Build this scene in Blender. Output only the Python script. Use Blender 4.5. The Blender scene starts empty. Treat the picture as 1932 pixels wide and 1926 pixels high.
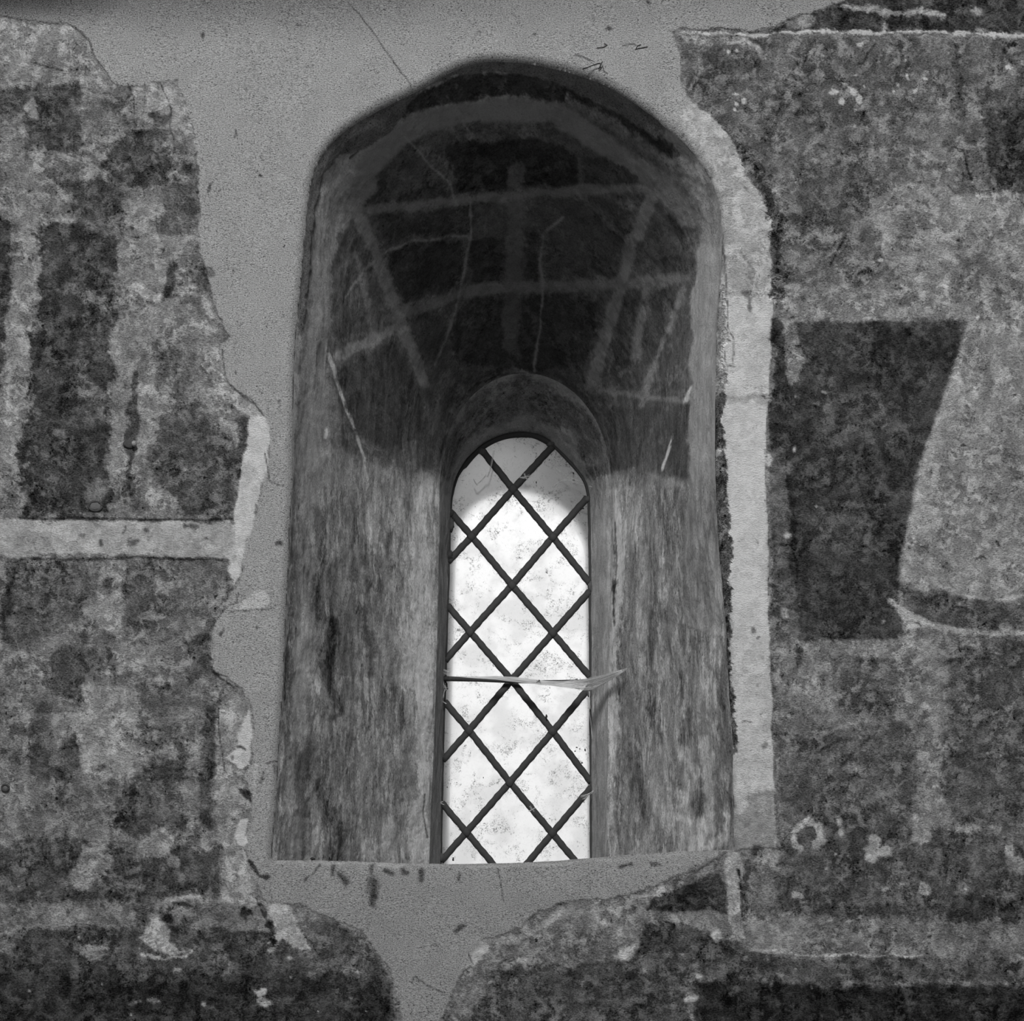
import bpy, bmesh, math, random
import numpy as np
from mathutils import Vector

# ---------------------------------------------------------------- frame constants
S = 0.0012            # metres per photo pixel on the wall face (y = 0)
CX, HY, D = 966.0, 2100.0, 4.0   # optical axis column, eye level row, camera distance
EYE = 1.5
def at(px, py, d=0.0):
    k = (D + d) / D * S
    return ((px - CX) * k, d, EYE + (HY - py) * k)

scene = bpy.context.scene
col = scene.collection
# ---------------------------------------------------------------- camera
cam = bpy.data.cameras.new('camera')
cam.sensor_width = 36.0
cam.lens = 36.0 * D / (1932 * S)
cam.shift_y = (HY - 963.0) / 1932.0
cam_o = bpy.data.objects.new('camera', cam)
cam_o.location = (0, -D, EYE)
cam_o.rotation_euler = (math.radians(90), 0, 0)
col.objects.link(cam_o)
scene.camera = cam_o
# ---------------------------------------------------------------- world: overcast day outside (+y), dim church interior (-y)
SKY, ROOM = 0.88, 0.14
world = bpy.data.worlds.new('world'); scene.world = world
world.use_nodes = True
wn = world.node_tree; wn.nodes.clear()
def wnode(t, **k):
    n = wn.nodes.new(t)
    for a, b in k.items(): setattr(n, a, b)
    return n
tc = wnode('ShaderNodeTexCoord')
sep = wnode('ShaderNodeSeparateXYZ'); wn.links.new(tc.outputs['Generated'], sep.inputs[0])
side = wnode('ShaderNodeMapRange', interpolation_type='SMOOTHSTEP')
side.inputs['From Min'].default_value = -0.15; side.inputs['From Max'].default_value = 0.25
# light floor below, darker roof above on the room side
zb = wnode('ShaderNodeMapRange'); zb.inputs['From Min'].default_value = -1; zb.inputs['From Max'].default_value = 1
zb.inputs['To Min'].default_value = ROOM * 1.7; zb.inputs['To Max'].default_value = ROOM * .6
wn.links.new(sep.outputs['Z'], zb.inputs['Value']); wn.links.new(zb.outputs[0], side.inputs['To Min']); side.inputs['To Max'].default_value = SKY
# outside: bright sky above the horizon, darker ground below
zg = wnode('ShaderNodeMapRange', interpolation_type='SMOOTHSTEP'); zg.inputs['From Min'].default_value = -.12; zg.inputs['From Max'].default_value = .06
zg.inputs['To Min'].default_value = SKY * .3; zg.inputs['To Max'].default_value = SKY
wn.links.new(sep.outputs['Z'], zg.inputs['Value']); wn.links.new(zg.outputs[0], side.inputs['To Max'])
wn.links.new(sep.outputs['Y'], side.inputs['Value'])
# a brighter cloud where the sun stands behind the overcast
sd = Vector((0.03, 1.0, 0.33)).normalized()
dt = wnode('ShaderNodeVectorMath', operation='DOT_PRODUCT')
wn.links.new(tc.outputs['Generated'], dt.inputs[0]); dt.inputs[1].default_value = sd
cl = wnode('ShaderNodeMapRange', interpolation_type='SMOOTHSTEP')
cl.inputs['From Min'].default_value = math.cos(math.radians(16)); cl.inputs['From Max'].default_value = 1.0
cl.inputs['To Min'].default_value = 0.0; cl.inputs['To Max'].default_value = 0.35
wn.links.new(dt.outputs['Value'], cl.inputs['Value'])
ad = wnode('ShaderNodeMath', operation='ADD')
wn.links.new(side.outputs[0], ad.inputs[0]); wn.links.new(cl.outputs[0], ad.inputs[1])
bg = wnode('ShaderNodeBackground'); bg.inputs['Color'].default_value = (1, 1, 1, 1)
wn.links.new(ad.outputs[0], bg.inputs['Strength'])
wo = wnode('ShaderNodeOutputWorld'); wn.links.new(bg.outputs[0], wo.inputs['Surface'])
# ---------------------------------------------------------------- daylight from a high window across the room
la = bpy.data.lights.new('high_window_daylight', 'AREA')
la.shape = 'RECTANGLE'; la.size = 1.4; la.size_y = 1.7; la.energy = 550
lo = bpy.data.objects.new('high_window_daylight', la)
lo.location = (-0.55, -5.7, 6.8)
lo.rotation_euler = (Vector((0.0, 0, 2.75)) - Vector(lo.location)).to_track_quat('-Z', 'Y').to_euler()
col.objects.link(lo)
# ---------------------------------------------------------------- colour management
vs = scene.view_settings
scene.display_settings.display_device = 'sRGB'
vs.view_transform = 'Standard'; vs.look = 'None'; vs.gamma = 1.0; vs.exposure = 0.0
vs.use_curve_mapping = False

rng = random.Random(7)
# ================================================================ numpy noise
def lattice(u, v, seed):
    iu = np.floor(u).astype(np.int64); iv = np.floor(v).astype(np.int64)
    fu = u - iu; fv = v - iv
    fu = fu * fu * (3 - 2 * fu); fv = fv * fv * (3 - 2 * fv)
    def h(a, b):
        x = (a * 374761393 + b * 668265263 + seed * 974711) & 0xffffffff
        x = ((x ^ (x >> 13)) * 1274126177) & 0xffffffff
        x = x ^ (x >> 16)
        return (x & 0xffff) / 65535.0
    return (h(iu, iv) * (1 - fu) + h(iu + 1, iv) * fu) * (1 - fv) + (h(iu, iv + 1) * (1 - fu) + h(iu + 1, iv + 1) * fu) * fv
def fbm(u, v, scale, seed, octv=4, rough=0.55):
    """signed noise about -1..1; scale in pixels of the wall face"""
    r = np.zeros_like(u); a = 1.0; t = 0.0
    for i in range(octv):
        f = 2.03 ** i / scale; c_, s_ = math.cos(.6 + 1.1 * i + seed), math.sin(.6 + 1.1 * i + seed)
        r += a * (lattice((u * c_ - v * s_) * f + 31.7 * i, (u * s_ + v * c_) * f + 17.3 * i, seed + i) - 0.5) * 2
        t += a; a *= rough
    return r / t * 1.5
def sm(x, a, b):
    t = np.clip((x - a) / (b - a), 0, 1)
    return t * t * (3 - 2 * t)
def segdist(U, V, P, closed):
    d = np.full(U.shape, 1e9)
    n = len(P)
    for i in range(n if closed else n - 1):
        ax, ay = P[i]; bx, by = P[(i + 1) % n]
        dx, dy = bx - ax, by - ay
        L = dx * dx + dy * dy + 1e-9
        t = np.clip(((U - ax) * dx + (V - ay) * dy) / L, 0, 1)
        d = np.minimum(d, (U - ax - t * dx) ** 2 + (V - ay - t * dy) ** 2)
    return np.sqrt(d)
def inside(U, V, P):
    r = np.zeros(U.shape, bool)
    n = len(P)
    for i in range(n):
        ax, ay = P[i]; bx, by = P[(i + 1) % n]
        if ay == by: continue
        c = (ay > V) != (by > V)
        r ^= c & (U < (bx - ax) * (V - ay) / (by - ay) + ax)
    return r

class Field:
    """tone (grey seen in even light, 0..255), relief height (m) and mottling amount at each vertex"""
    def __init__(s, U, V, base, amp):
        s.U, s.V = U, V
        s.T = np.full(U.shape, float(base)); s.H = np.zeros(U.shape); s.A = np.full(U.shape, float(amp))
        s.wu = fbm(U, V, 55, 11, 5, .6) * 9; s.wv = fbm(U, V, 55, 23, 5, .6) * 9
        s.fl = fbm(U, V, 24, 37, 5, .78) + .45 * fbm(U, V, 7, 57, 3, .8)
        s.wear = sm(fbm(U, V, 30, 91, 5, .8) + .35 * fbm(U, V, 8, 95, 3, .8), .12, .75)
        s.R = np.zeros(U.shape)
    def _apply(s, idx, m, t, h, a, r):
        s.T[idx] += (t - s.T[idx]) * m
        if h: s.H[idx] += h * m
        if a is not None: s.A[idx] += (a - s.A[idx]) * m
        if r is not None: s.R[idx] += (r - s.R[idx]) * m
    def _sel(s, P, mg):
        P = np.asarray(P, float)
        lo = P.min(0) - mg; hi = P.max(0) + mg
        return np.nonzero((s.U > lo[0]) & (s.U < hi[0]) & (s.V > lo[1]) & (s.V < hi[1]))[0]
    def poly(s, P, t, soft=3, warp=1.0, flake=8, op=1.0, h=0, a=None, r=None):
        idx = s._sel(P, 25 * warp + flake + soft)
        if not len(idx): return
        u = s.U[idx] + s.wu[idx] * warp; v = s.V[idx] + s.wv[idx] * warp
        d = segdist(u, v, P, True)
        d = np.where(inside(u, v, P), -d, d) + s.fl[idx] * flake
        m = (1 - sm(d, -soft, soft)) * op
        if r is None and flake >= 4: m = m * (1 - min(.45, flake * .034) * s.wear[idx])
        s._apply(idx, m, t, h, a, r)
    def stroke(s, P, w, t, soft=2, warp=.6, flake=3, op=1.0, h=0, a=None, r=None):
        idx = s._sel(P, 25 * warp + flake + soft + w)
        if not len(idx): return
        u = s.U[idx] + s.wu[idx] * warp; v = s.V[idx] + s.wv[idx] * warp
        d = segdist(u, v, P, False) - w / 2 + s.fl[idx] * flake
        s._apply(idx, (1 - sm(d, -soft, soft)) * op, t, h, a, r)
    def blob(s, x, y, rx, ry, t, soft=3, flake=6, op=1.0, h=0, warp=.5):
        P = [(x + rx * math.cos(q * .5236), y + ry * math.sin(q * .5236)) for q in range(12)]
        s.poly(P, t, soft, warp, min(flake, rx * .6), op, h)
    def crack(s, P, w=1.6, t=45, op=.7):
        s.stroke(P, w, t, 1.4, .35, .6, op, -0.0012)

# ================================================================ outlines read off the wall
def resample(P, n):
    P = np.asarray(P, float)
    L = np.r_[0, np.cumsum(np.hypot(*np.diff(P, axis=0).T))]
    t = np.linspace(0, L[-1], n)
    return np.c_[np.interp(t, L, P[:, 0]), np.interp(t, L, P[:, 1])]
def smooth(P, it=2):
    P = np.asarray(P, float)
    for _ in range(it):   # Chaikin, ends kept
        Q = [P[0]]
        for a, b in zip(P[:-1], P[1:]):
            Q += [a * .75 + b * .25, a * .25 + b * .75]
        Q.append(P[-1]); P = np.array(Q)
    return P
O_L = [(508,1668),(512,1600),(520,1500),(528,1350),(537,1200),(543,1050),(548,900),(552,750),(556,650),(562,560),(572,470),(578,400)]
O_T = [(578,400),(585,340),(600,295),(625,260),(660,230),(700,207),(740,188),(775,170),(810,150),(850,130),(890,114),(930,108),(980,110),(1030,120),(1080,130),(1125,145),(1165,165),(1205,192),(1245,222),(1290,262),(1320,295),(1345,335),(1360,380),(1365,430)]
O_R = [(1365,430),(1362,500),(1356,560),(1352,700),(1350,800),(1352,900),(1356,1000),(1365,1100),(1372,1200),(1378,1300),(1384,1400),(1387,1500),(1386,1560),(1380,1668)]
I_L = [(807,1722),(812,1550),(819,1400),(825,1200),(829,1000),(829,920)]
I_T = [(829,920),(833,870),(842,825),(862,780),(900,735),(945,710),(985,703),(1030,708),(1080,735),(1115,775),(1138,820),(1150,870),(1156,920)]
I_R = [(1156,920),(1158,1000),(1152,1150),(1147,1300),(1146,1500),(1146,1722)]
G_L = [(829,1742),(832,1622),(836,1400),(843,1200),(849,1000),(852,940)]
G_T = [(852,940),(858,912),(868,890),(885,868),(905,848),(930,832),(960,822),(985,820),(1010,822),(1040,838),(1065,862),(1090,890),(1105,912),(1110,940)]
G_R = [(1110,940),(1112,1000),(1113,1200),(1114,1400),(1115,1622),(1115,1742)]
X_DY = 20   # seen through the slightly refracting old glass
X_L = [(842,1790),(846,1622),(850,1400),(855,1200),(859,1060),(861,1020)]
X_T = [(861,1020),(868,985),(888,955),(918,935),(950,926),(985,924),(1020,930),(1055,948),(1085,978),(1100,1010),(1104,1030)]
X_R = [(1104,1030),(1107,1200),(1108,1400),(1109,1622),(1110,1790)]
NJ, NT = 460, 420
def outline(a, b, c, sm_it=2):
    return np.vstack([resample(smooth(a, sm_it), NJ)[:-1], resample(smooth(b, sm_it), NT)[:-1], resample(smooth(c, sm_it), NJ)])
P0 = outline(O_L, O_T, O_R); P1 = outline(I_L, I_T, I_R); P2 = outline(G_L, G_T, G_R); P3 = outline(X_L, X_T, X_R); P3[:, 1] += X_DY
# hand-made arris: slightly wavering
wob = fbm(P0[:, 0], P0[:, 1], 90, 5, 3); P0[:, 0] += wob * 2.0; P0[:, 1] += fbm(P0[:, 0], P0[:, 1], 70, 9, 3) * 1.5
D1, D2, D3 = 0.90, 1.12, 1.50
SILL = [(470,1618),(512,1621),(600,1622),(700,1625),(840,1628),(960,1627),(1050,1622),(1200,1610),(1300,1604),(1400,1601)]
def sill_row(x): return np.interp(x, [p[0] for p in SILL], [p[1] for p in SILL])

# ================================================================ materials
def mat_new(name):
    m = bpy.data.materials.new(name); m.use_nodes = True
    m.node_tree.nodes.clear()
    return m
class NB:
    def __init__(s, m): s.t = m.node_tree
    def n(s, typ, ins=None, **k):
        x = s.t.nodes.new(typ)
        for a, b in k.items(): setattr(x, a, b)
        for a, b in (ins or {}).items():
            if hasattr(b, 'is_output'): s.t.links.new(b, x.inputs[a])
            else: x.inputs[a].default_value = b
        return x
    def math(s, op, a, b=0.0, c=None):
        ins = {0: a, 1: b}
        if c is not None: ins[2] = c
        return s.n('ShaderNodeMath', ins, operation=op).outputs[0]
    def noise(s, vec, scale, detail=4, rough=.6, dist=0.0):
        return s.n('ShaderNodeTexNoise', {'Vector': vec, 'Scale': scale, 'Detail': detail, 'Roughness': rough, 'Distortion': dist}).outputs[0]
    def step(s, v, a, b, lo=0.0, hi=1.0):
        return s.n('ShaderNodeMapRange', {'Value': v, 'From Min': a, 'From Max': b, 'To Min': lo, 'To Max': hi}, interpolation_type='SMOOTHSTEP').outputs[0]
    def attr(s, name): return s.n('ShaderNodeAttribute', attribute_name=name).outputs['Fac']
def plaster(name, gain=1.0, bumpk=1.0, zs=1.0, contrast=1.0):
    m = mat_new(name); b = NB(m)
    co = b.n('ShaderNodeTexCoord').outputs['Object']
    if zs != 1: co = b.n('ShaderNodeMapping', {'Vector': co, 'Scale': (1.0, 1.0, zs)}).outputs[0]
    tone, amp, ren = b.attr('tone'), b.attr('mottle'), b.attr('render_coat')
    old = b.math('SUBTRACT', 1.0, ren)
    fine = b.n('ShaderNodeMapping', {'Vector': co, 'Scale': (1.0, 1.0, 1.7)}).outputs[0]
    n_big = b.noise(co, 11, 9, .66, .5)
    n_mid = b.noise(co, 34, 9, .74, .3)
    n_fin = b.noise(fine, 230, 5, .75)
    n_gr = b.noise(fine, 300, 4, .7)
    clus = b.step(b.noise(co, 13, 3, .6, .4), .42, .60)
    worn = b.step(n_mid, .44, .56)
    fleck = b.math('MULTIPLY', b.step(b.noise(co, 105, 5, .72, .3), .43, .35), b.math('ADD', b.math('MULTIPLY', clus, .85), .15))
    pale = b.step(b.noise(co, 85, 5, .7), .62, .72)
    fk = b.step(n_fin, .42, .33)
    v = b.math('MULTIPLY', b.math('SUBTRACT', worn, .5), b.math('ADD', b.math('MULTIPLY', clus, .11), .045))
    v = b.math('ADD', v, b.math('MULTIPLY', b.math('SUBTRACT', n_big, .5), .46))
    v = b.math('ADD', v, b.math('MULTIPLY', b.math('SUBTRACT', n_mid, .5), .34))
    v = b.math('ADD', v, b.math('MULTIPLY', b.math('SUBTRACT', n_fin, .5), .62))
    v = b.math('SUBTRACT', v, b.math('MULTIPLY', fleck, .24))
    v = b.math('SUBTRACT', v, b.math('MULTIPLY', fk, .14))
    v = b.math('ADD', v, b.math('MULTIPLY', pale, .12))
    # mottling fades with very dark paint
    v = b.math('MULTIPLY', v, b.step(tone, .08, .40, .62, 1.0))
    v = b.math('MULTIPLY', b.math('MULTIPLY', v, amp), contrast)
    # modern render coat: fine grain and few specks
    w = b.math('MULTIPLY', b.math('SUBTRACT', n_gr, .5), .70)
    w = b.math('SUBTRACT', w, b.math('MULTIPLY', b.step(n_gr, .42, .33), .34))
    w = b.math('SUBTRACT', w, b.math('MULTIPLY', b.step(b.noise(co, 110, 2, .5), .27, .20), .32))
    w = b.math('ADD', w, b.math('MULTIPLY', b.math('SUBTRACT', n_big, .5), .12))
    w = b.math('MULTIPLY', w, ren)
    g = b.math('ADD', tone, b.math('ADD', b.math('MULTIPLY', v, old), w))
    g = b.math('MINIMUM', b.math('MAXIMUM', g, 0.07), .92)
    lin = b.math('MULTIPLY', b.math('POWER', g, 2.2), 1.75 * gain)
    lin = b.math('MINIMUM', lin, .86)
    colr = b.n('ShaderNodeCombineColor', {0: lin, 1: lin, 2: lin}).outputs[0]
    hb = b.math('ADD', b.math('MULTIPLY', n_gr, b.math('ADD', b.math('MULTIPLY', ren, .9), .35)),
                b.math('MULTIPLY', b.math('ADD', b.math('MULTIPLY', n_mid, 1.5), b.math('MULTIPLY', worn, .25)), b.math('MULTIPLY', old, b.math('MULTIPLY', amp, amp))))
    hb = b.math('ADD', hb, b.math('MULTIPLY', n_fin, .7))
    bp = b.n('ShaderNodeBump', {'Height': hb, 'Strength': 1.0 * bumpk, 'Distance': .015}).outputs[0]
    p = b.n('ShaderNodeBsdfDiffuse', {'Color': colr, 'Roughness': .6, 'Normal': bp})
    o = b.n('ShaderNodeOutputMaterial'); m.node_tree.links.new(p.outputs[0], o.inputs[0])
    return m
def simple(name, g, rough=.6, metal=0.0, nscale=120, namp=.4, bump=.4):
    m = mat_new(name); b = NB(m)
    co = b.n('ShaderNodeTexCoord').outputs['Object']
    n = b.noise(co, nscale, 6, .7)
    l = b.math('MULTIPLY', b.math('ADD', b.math('MULTIPLY', b.math('SUBTRACT', n, .5), namp * 2), 1.0), g)
    l = b.math('MAXIMUM', l, .004)
    c = b.n('ShaderNodeCombineColor', {0: l, 1: l, 2: l}).outputs[0]
    bp = b.n('ShaderNodeBump', {'Height': n, 'Strength': bump, 'Distance': .002}).outputs[0]
    p = b.n('ShaderNodeBsdfPrincipled', {'Base Color': c, 'Roughness': rough, 'Metallic': metal, 'Normal': bp})
    o = b.n('ShaderNodeOutputMaterial'); m.node_tree.links.new(p.outputs[0], o.inputs[0])
    return m
def glass_mat():
    m = mat_new('old_weathered_glass'); b = NB(m)
    co = b.n('ShaderNodeTexCoord').outputs['Object']
    tr = b.n('ShaderNodeBsdfTransparent', {'Color': (.98, .98, .98, 1)})
    rf = b.n('ShaderNodeBsdfRefraction', {'Color': (.98, .98, .98, 1), 'Roughness': .38, 'IOR': 1.22})
    haze = b.step(b.noise(co, 9, 4, .6), .42, .60)
    big = b.noise(co, 17, 4, .65, .6)
    sp = b.noise(co, 300, 4, .75)
    sp2 = b.noise(co, 110, 5, .75, 1.0)
    clus = b.step(big, .47, .62)
    thr = b.math('ADD', .35, b.math('MULTIPLY', clus, .10))
    dirt = b.step(b.math('SUBTRACT', thr, sp), 0.0, .05)
    dirt2 = b.math('MULTIPLY', b.step(sp2, .50, .66), b.math('ADD', b.math('MULTIPLY', clus, .55), .08))
    df = b.math('MINIMUM', b.math('ADD', b.math('MULTIPLY', dirt, .9), dirt2), 1.0)
    tl = b.n('ShaderNodeBsdfTranslucent', {'Color': (.88, .88, .88, 1)})
    gl = b.n('ShaderNodeBsdfGlossy', {'Color': (.9, .9, .9, 1), 'Roughness': .2})
    fr = b.n('ShaderNodeMixShader', {0: .85, 1: tr.outputs[0], 2: rf.outputs[0]})
    fr = b.n('ShaderNodeMixShader', {0: b.math('ADD', b.math('MULTIPLY', haze, .20), .25), 1: fr.outputs[0], 2: tl.outputs[0]})
    fr = b.n('ShaderNodeMixShader', {0: .014, 1: fr.outputs[0], 2: gl.outputs[0]})
    dd = b.n('ShaderNodeBsdfTranslucent', {'Color': (.16, .16, .16, 1)})
    mx = b.n('ShaderNodeMixShader', {0: df, 1: fr.outputs[0], 2: dd.outputs[0]})
    o = b.n('ShaderNodeOutputMaterial'); m.node_tree.links.new(mx.outputs[0], o.inputs[0])
    return m
def web_mat(name, dens):
    m = mat_new(name); b = NB(m)
    co = b.n('ShaderNodeTexCoord').outputs['Object']
    st = b.n('ShaderNodeMapping', {'Vector': co, 'Scale': (14, 60, 330)}).outputs[0]
    n = b.noise(st, 1.0, 4, .6)
    a = b.step(n, .35, .7, dens * .55, min(1, dens * 1.3))
    tr = b.n('ShaderNodeBsdfTransparent')
    d1 = b.n('ShaderNodeBsdfDiffuse', {'Color': (.8, .8, .8, 1)})
    d2 = b.n('ShaderNodeBsdfTranslucent', {'Color': (.75, .75, .75, 1)})
    d = b.n('ShaderNodeMixShader', {0: .45, 1: d1.outputs[0], 2: d2.outputs[0]})
    mx = b.n('ShaderNodeMixShader', {0: a, 1: tr.outputs[0], 2: d.outputs[0]})
    o = b.n('ShaderNodeOutputMaterial'); m.node_tree.links.new(mx.outputs[0], o.inputs[0])
    return m
M_WALL = plaster('painted_lime_plaster')
M_NICHE = plaster('embrasure_lime_plaster', 1.0, .7, .5, .85)
M_LEAD = simple('dull_lead', .030, .75, .0, 150, .4, .6)
M_IRON = simple('rusted_iron', .035, .8, .0, 200, .7, .8)
M_PUTTY = simple('dirty_putty', .075, .9, 0, 160, .7, .8)
M_STONE = simple('limewashed_outer_stone', .42, .9, 0, 30, .15, .3)
M_GLASS = glass_mat()
M_CLEAR = mat_new('clear_glass_face'); _b = NB(M_CLEAR)
M_CLEAR.node_tree.links.new(_b.n('ShaderNodeBsdfTransparent').outputs[0], _b.n('ShaderNodeOutputMaterial').inputs[0])
M_WEB = web_mat('dusty_cobweb', .78)
M_SILK = simple('cobweb_silk', .62, .8, 0, 60, .1, 0)
M_DARK = simple('dark_debris', .012, .8, 0, 300, .5, .4)
M_TWIG = simple('dry_twig', .02, .85, 0, 300, .6, .5)
M_BOLT = simple('weathered_metal', .22, .5, .35, 250, .8, .8)
M_PLUG = simple('mortar_plug', .085, .9, 0, 120, .4, .7)

# ================================================================ mesh helpers
def grid_mesh(name, co, nu, nv, keep=None, mat=None, attrs=None, smooth_shade=True):
    """co: (nu*nv,3) with index i*nv+j"""
    me = bpy.data.meshes.new(name)
    i, j = np.meshgrid(np.arange(nu - 1), np.arange(nv - 1), indexing='ij')
    a = (i * nv + j).ravel()
    q = np.c_[a, a + nv, a + nv + 1, a + 1]
    if keep is not None: q = q[keep[q].all(1)] if keep.dtype == bool and keep.shape[0] == co.shape[0] else q
    used = np.unique(q); remap = np.full(len(co), -1); remap[used] = np.arange(len(used))
    q = remap[q]; c = co[used]
    me.vertices.add(len(c)); me.vertices.foreach_set('co', c.astype(np.float32).ravel())
    me.loops.add(q.size); me.loops.foreach_set('vertex_index', q.astype(np.int32).ravel())
    me.polygons.add(len(q)); me.polygons.foreach_set('loop_start', np.arange(0, q.size, 4, dtype=np.int32))
    me.polygons.foreach_set('loop_total', np.full(len(q), 4, np.int32))
    me.polygons.foreach_set('use_smooth', np.full(len(q), smooth_shade))
    me.update(calc_edges=True)
    for k, v in (attrs or {}).items():
        at_ = me.attributes.new(k, 'FLOAT', 'POINT'); at_.data.foreach_set('value', v[used].astype(np.float32))
    if mat: me.materials.append(mat)
    o = bpy.data.objects.new(name, me); col.objects.link(o)
    return o
def obj(name, bm, mat, parent=None, shade=True):
    me = bpy.data.meshes.new(name)
    bmesh.ops.recalc_face_normals(bm, faces=bm.faces)
    bm.to_mesh(me); bm.free()
    if shade:
        for p in me.polygons: p.use_smooth = True
    me.materials.append(mat)
    o = bpy.data.objects.new(name, me); col.objects.link(o)
    if parent: 
        o.parent = parent
        o.location = -Vector(parent.location)
    return o
def empty(name, loc=(0, 0, 0)):
    o = bpy.data.objects.new(name, None); o.location = loc; o.empty_display_size = .05; col.objects.link(o); return o
def tag(o, label, cat, group=None):
    o['label'] = label; o['category'] = cat
    if group: o['group'] = group
    return o
def struct(o): o['kind'] = 'structure'; return o
def tube(bm, pts, r, seg=8, flat=1.0):
    """round or flattened tube along points (r a number or list); flat squeezes it in y"""
    pts = [Vector(p) for p in pts]
    rs = r if isinstance(r, (list, tuple)) else [r] * len(pts)
    rings = []
    for i, p in enumerate(pts):
        t = (pts[min(i + 1, len(pts) - 1)] - pts[max(i - 1, 0)]).normalized()
        n = Vector((0, 1, 0)); n = (n - t * n.dot(t))
        if n.length < 1e-4: n = Vector((1, 0, 0))
        n.normalize(); b_ = t.cross(n)
        rings.append([bm.verts.new(p + (n * math.cos(a) * flat + b_ * math.sin(a)) * rs[i]) for a in [2 * math.pi * k / seg for k in range(seg)]])
    for A, B in zip(rings[:-1], rings[1:]):
        for k in range(seg):
            bm.faces.new((A[k], A[(k + 1) % seg], B[(k + 1) % seg], B[k]))
    bm.faces.new(rings[0]); bm.faces.new(list(reversed(rings[-1])))
def blobm(bm, c, r, seed=0, sc=(1, 1, 1), sub=2, amp=.25):
    rr = random.Random(seed)
    g = bmesh.ops.create_icosphere(bm, subdivisions=sub, radius=1.0)
    for v in g['verts']:
        k = 1 + amp * (rr.random() - .5) * 2
        v.co = Vector(c) + Vector((v.co.x * sc[0], v.co.y * sc[1], v.co.z * sc[2])) * r * k

# ================================================================ 1. wall face
def axis(lo, hi, a, b, step):
    mid = np.arange(a, b + step, step)
    def out(n, far):
        t = np.linspace(0, 1, n + 1)[1:]
        return t ** 1.8 * far
    return np.r_[(a - out(26, a - lo))[::-1], mid, mid[-1] + out(26, hi - mid[-1])]
STEP = 2.5
xs = axis(-1400, 3300, -20, 1952, STEP); ys = axis(-900, 3300, -20, 1946, STEP)
Ug, Vg = np.meshgrid(xs, ys, indexing='ij'); U = Ug.ravel(); V = Vg.ravel()
hole_rows = sill_row(P0[:, 0])
# the opening outline, closed along the sill edge
side0 = P0[P0[:, 1] < sill_row(P0[:, 0])]
bot = np.array([(x, sill_row(x)) for x in np.linspace(side0[-1, 0], side0[0, 0], 200)])
HOLE = np.vstack([side0, bot])
near = (U > 470) & (U < 1430) & (V > 60) & (V < 1670)
sd_ = np.full(U.shape, 99.0); nearp = np.zeros((len(U), 2))
idx = np.nonzero(near)[0]
Hd = resample(np.vstack([HOLE, HOLE[:1]]), 2600)
CH = 4000
for a in range(0, len(idx), CH):
    k = idx[a:a + CH]
    dd = (U[k, None] - Hd[None, :, 0]) ** 2 + (V[k, None] - Hd[None, :, 1]) ** 2
    m_ = dd.argmin(1)
    sd_[k] = np.sqrt(dd[np.arange(len(k)), m_]); nearp[k] = Hd[m_]
ins = np.zeros(U.shape, bool); ins[idx] = inside(U[idx], V[idx], [tuple(p) for p in HOLE[::3]])
sd_ = np.where(ins, -sd_, sd_)
snap = (sd_ < 0) & (sd_ > -STEP * 1.45)
keep = sd_ > -STEP * 1.45

F = Field(U, V, 112, 1.0)
p, s, bl, ck = F.poly, F.stroke, F.blob, F.crack
# ---- left side, old painted plaster ----
p([(-1400,-900),(470,-900),(480,170),(-1400,170)], 124)
p([(-60,40),(60,48),(140,52),(175,110),(205,155),(120,165),(0,172),(-60,170)], 130, h=.0008)
p([(-60,160),(80,168),(160,160),(158,215),(155,285),(90,280),(45,278),(40,215),(-60,200)], 76, flake=12)
p([(160,170),(245,175),(240,200),(200,235),(165,235)], 98, flake=12)
p([(60,185),(70,200),(68,222),(52,218),(40,200)], 138, flake=4)
p([(250,170),(290,150),(335,153),(352,205),(370,270),(345,245),(300,235),(250,225)], 142, flake=6)
p([(285,210),(325,214),(322,236),(298,238)], 88)
p([(190,300),(222,268),(255,243),(318,248),(326,300),(318,345),(235,345),(215,335)], 72, flake=13)
p([(328,262),(350,268),(370,300),(372,330),(333,325)], 92, flake=9)
p([(175,292),(200,288),(203,298),(190,306)], 150, flake=3)
p([(60,320),(120,335),(235,345),(240,440),(200,440),(140,435),(130,370),(65,330)], 80, flake=13)
p([(0,300),(60,300),(130,370),(135,425),(70,430),(20,420),(0,400)], 126, flake=8)
p([(232,375),(300,360),(315,390),(300,440),(240,445)], 132, flake=8)
p([(315,345),(372,340),(376,400),(350,450),(318,450),(300,430),(312,380)], 86, flake=13)
p([(-60,400),(12,410),(22,500),(20,600),(10,700),(-60,720)], 70, flake=9)
p([(25,430),(72,440),(74,560),(60,640),(58,760),(40,860),(0,900),(0,720),(14,620),(24,520)], 132, flake=7)
p([(76,428),(150,430),(235,440),(218,520),(220,600),(212,680),(206,800),(208,968),(120,975),(36,974),(40,880),(58,780),(62,660),(72,560)], 66, flake=15)
p([(120,545),(150,560),(210,600),(210,560),(160,530)], 118, flake=11, op=.7)
p([(150,650),(190,720),(200,800),(160,760),(130,690)], 92, flake=13, op=.7)
p([(225,450),(360,440),(380,520),(395,545),(330,560),(300,600),(230,560)], 128, flake=9)
p([(240,570),(330,560),(410,600),(425,650),(400,700),(360,640),(290,640),(290,720),(215,720),(212,640)], 126, flake=10)
p([(322,495),(336,500),(330,560),(308,565)], 66, flake=4)
p([(372,498),(395,540),(385,555),(352,525)], 84, flake=6)
p([(245,530),(258,528),(306,552),(308,573),(290,570),(262,548)], 156, flake=3, h=.001)
p([(340,545),(392,556),(415,600),(398,600),(380,560),(350,560)], 150, flake=3)
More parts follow.
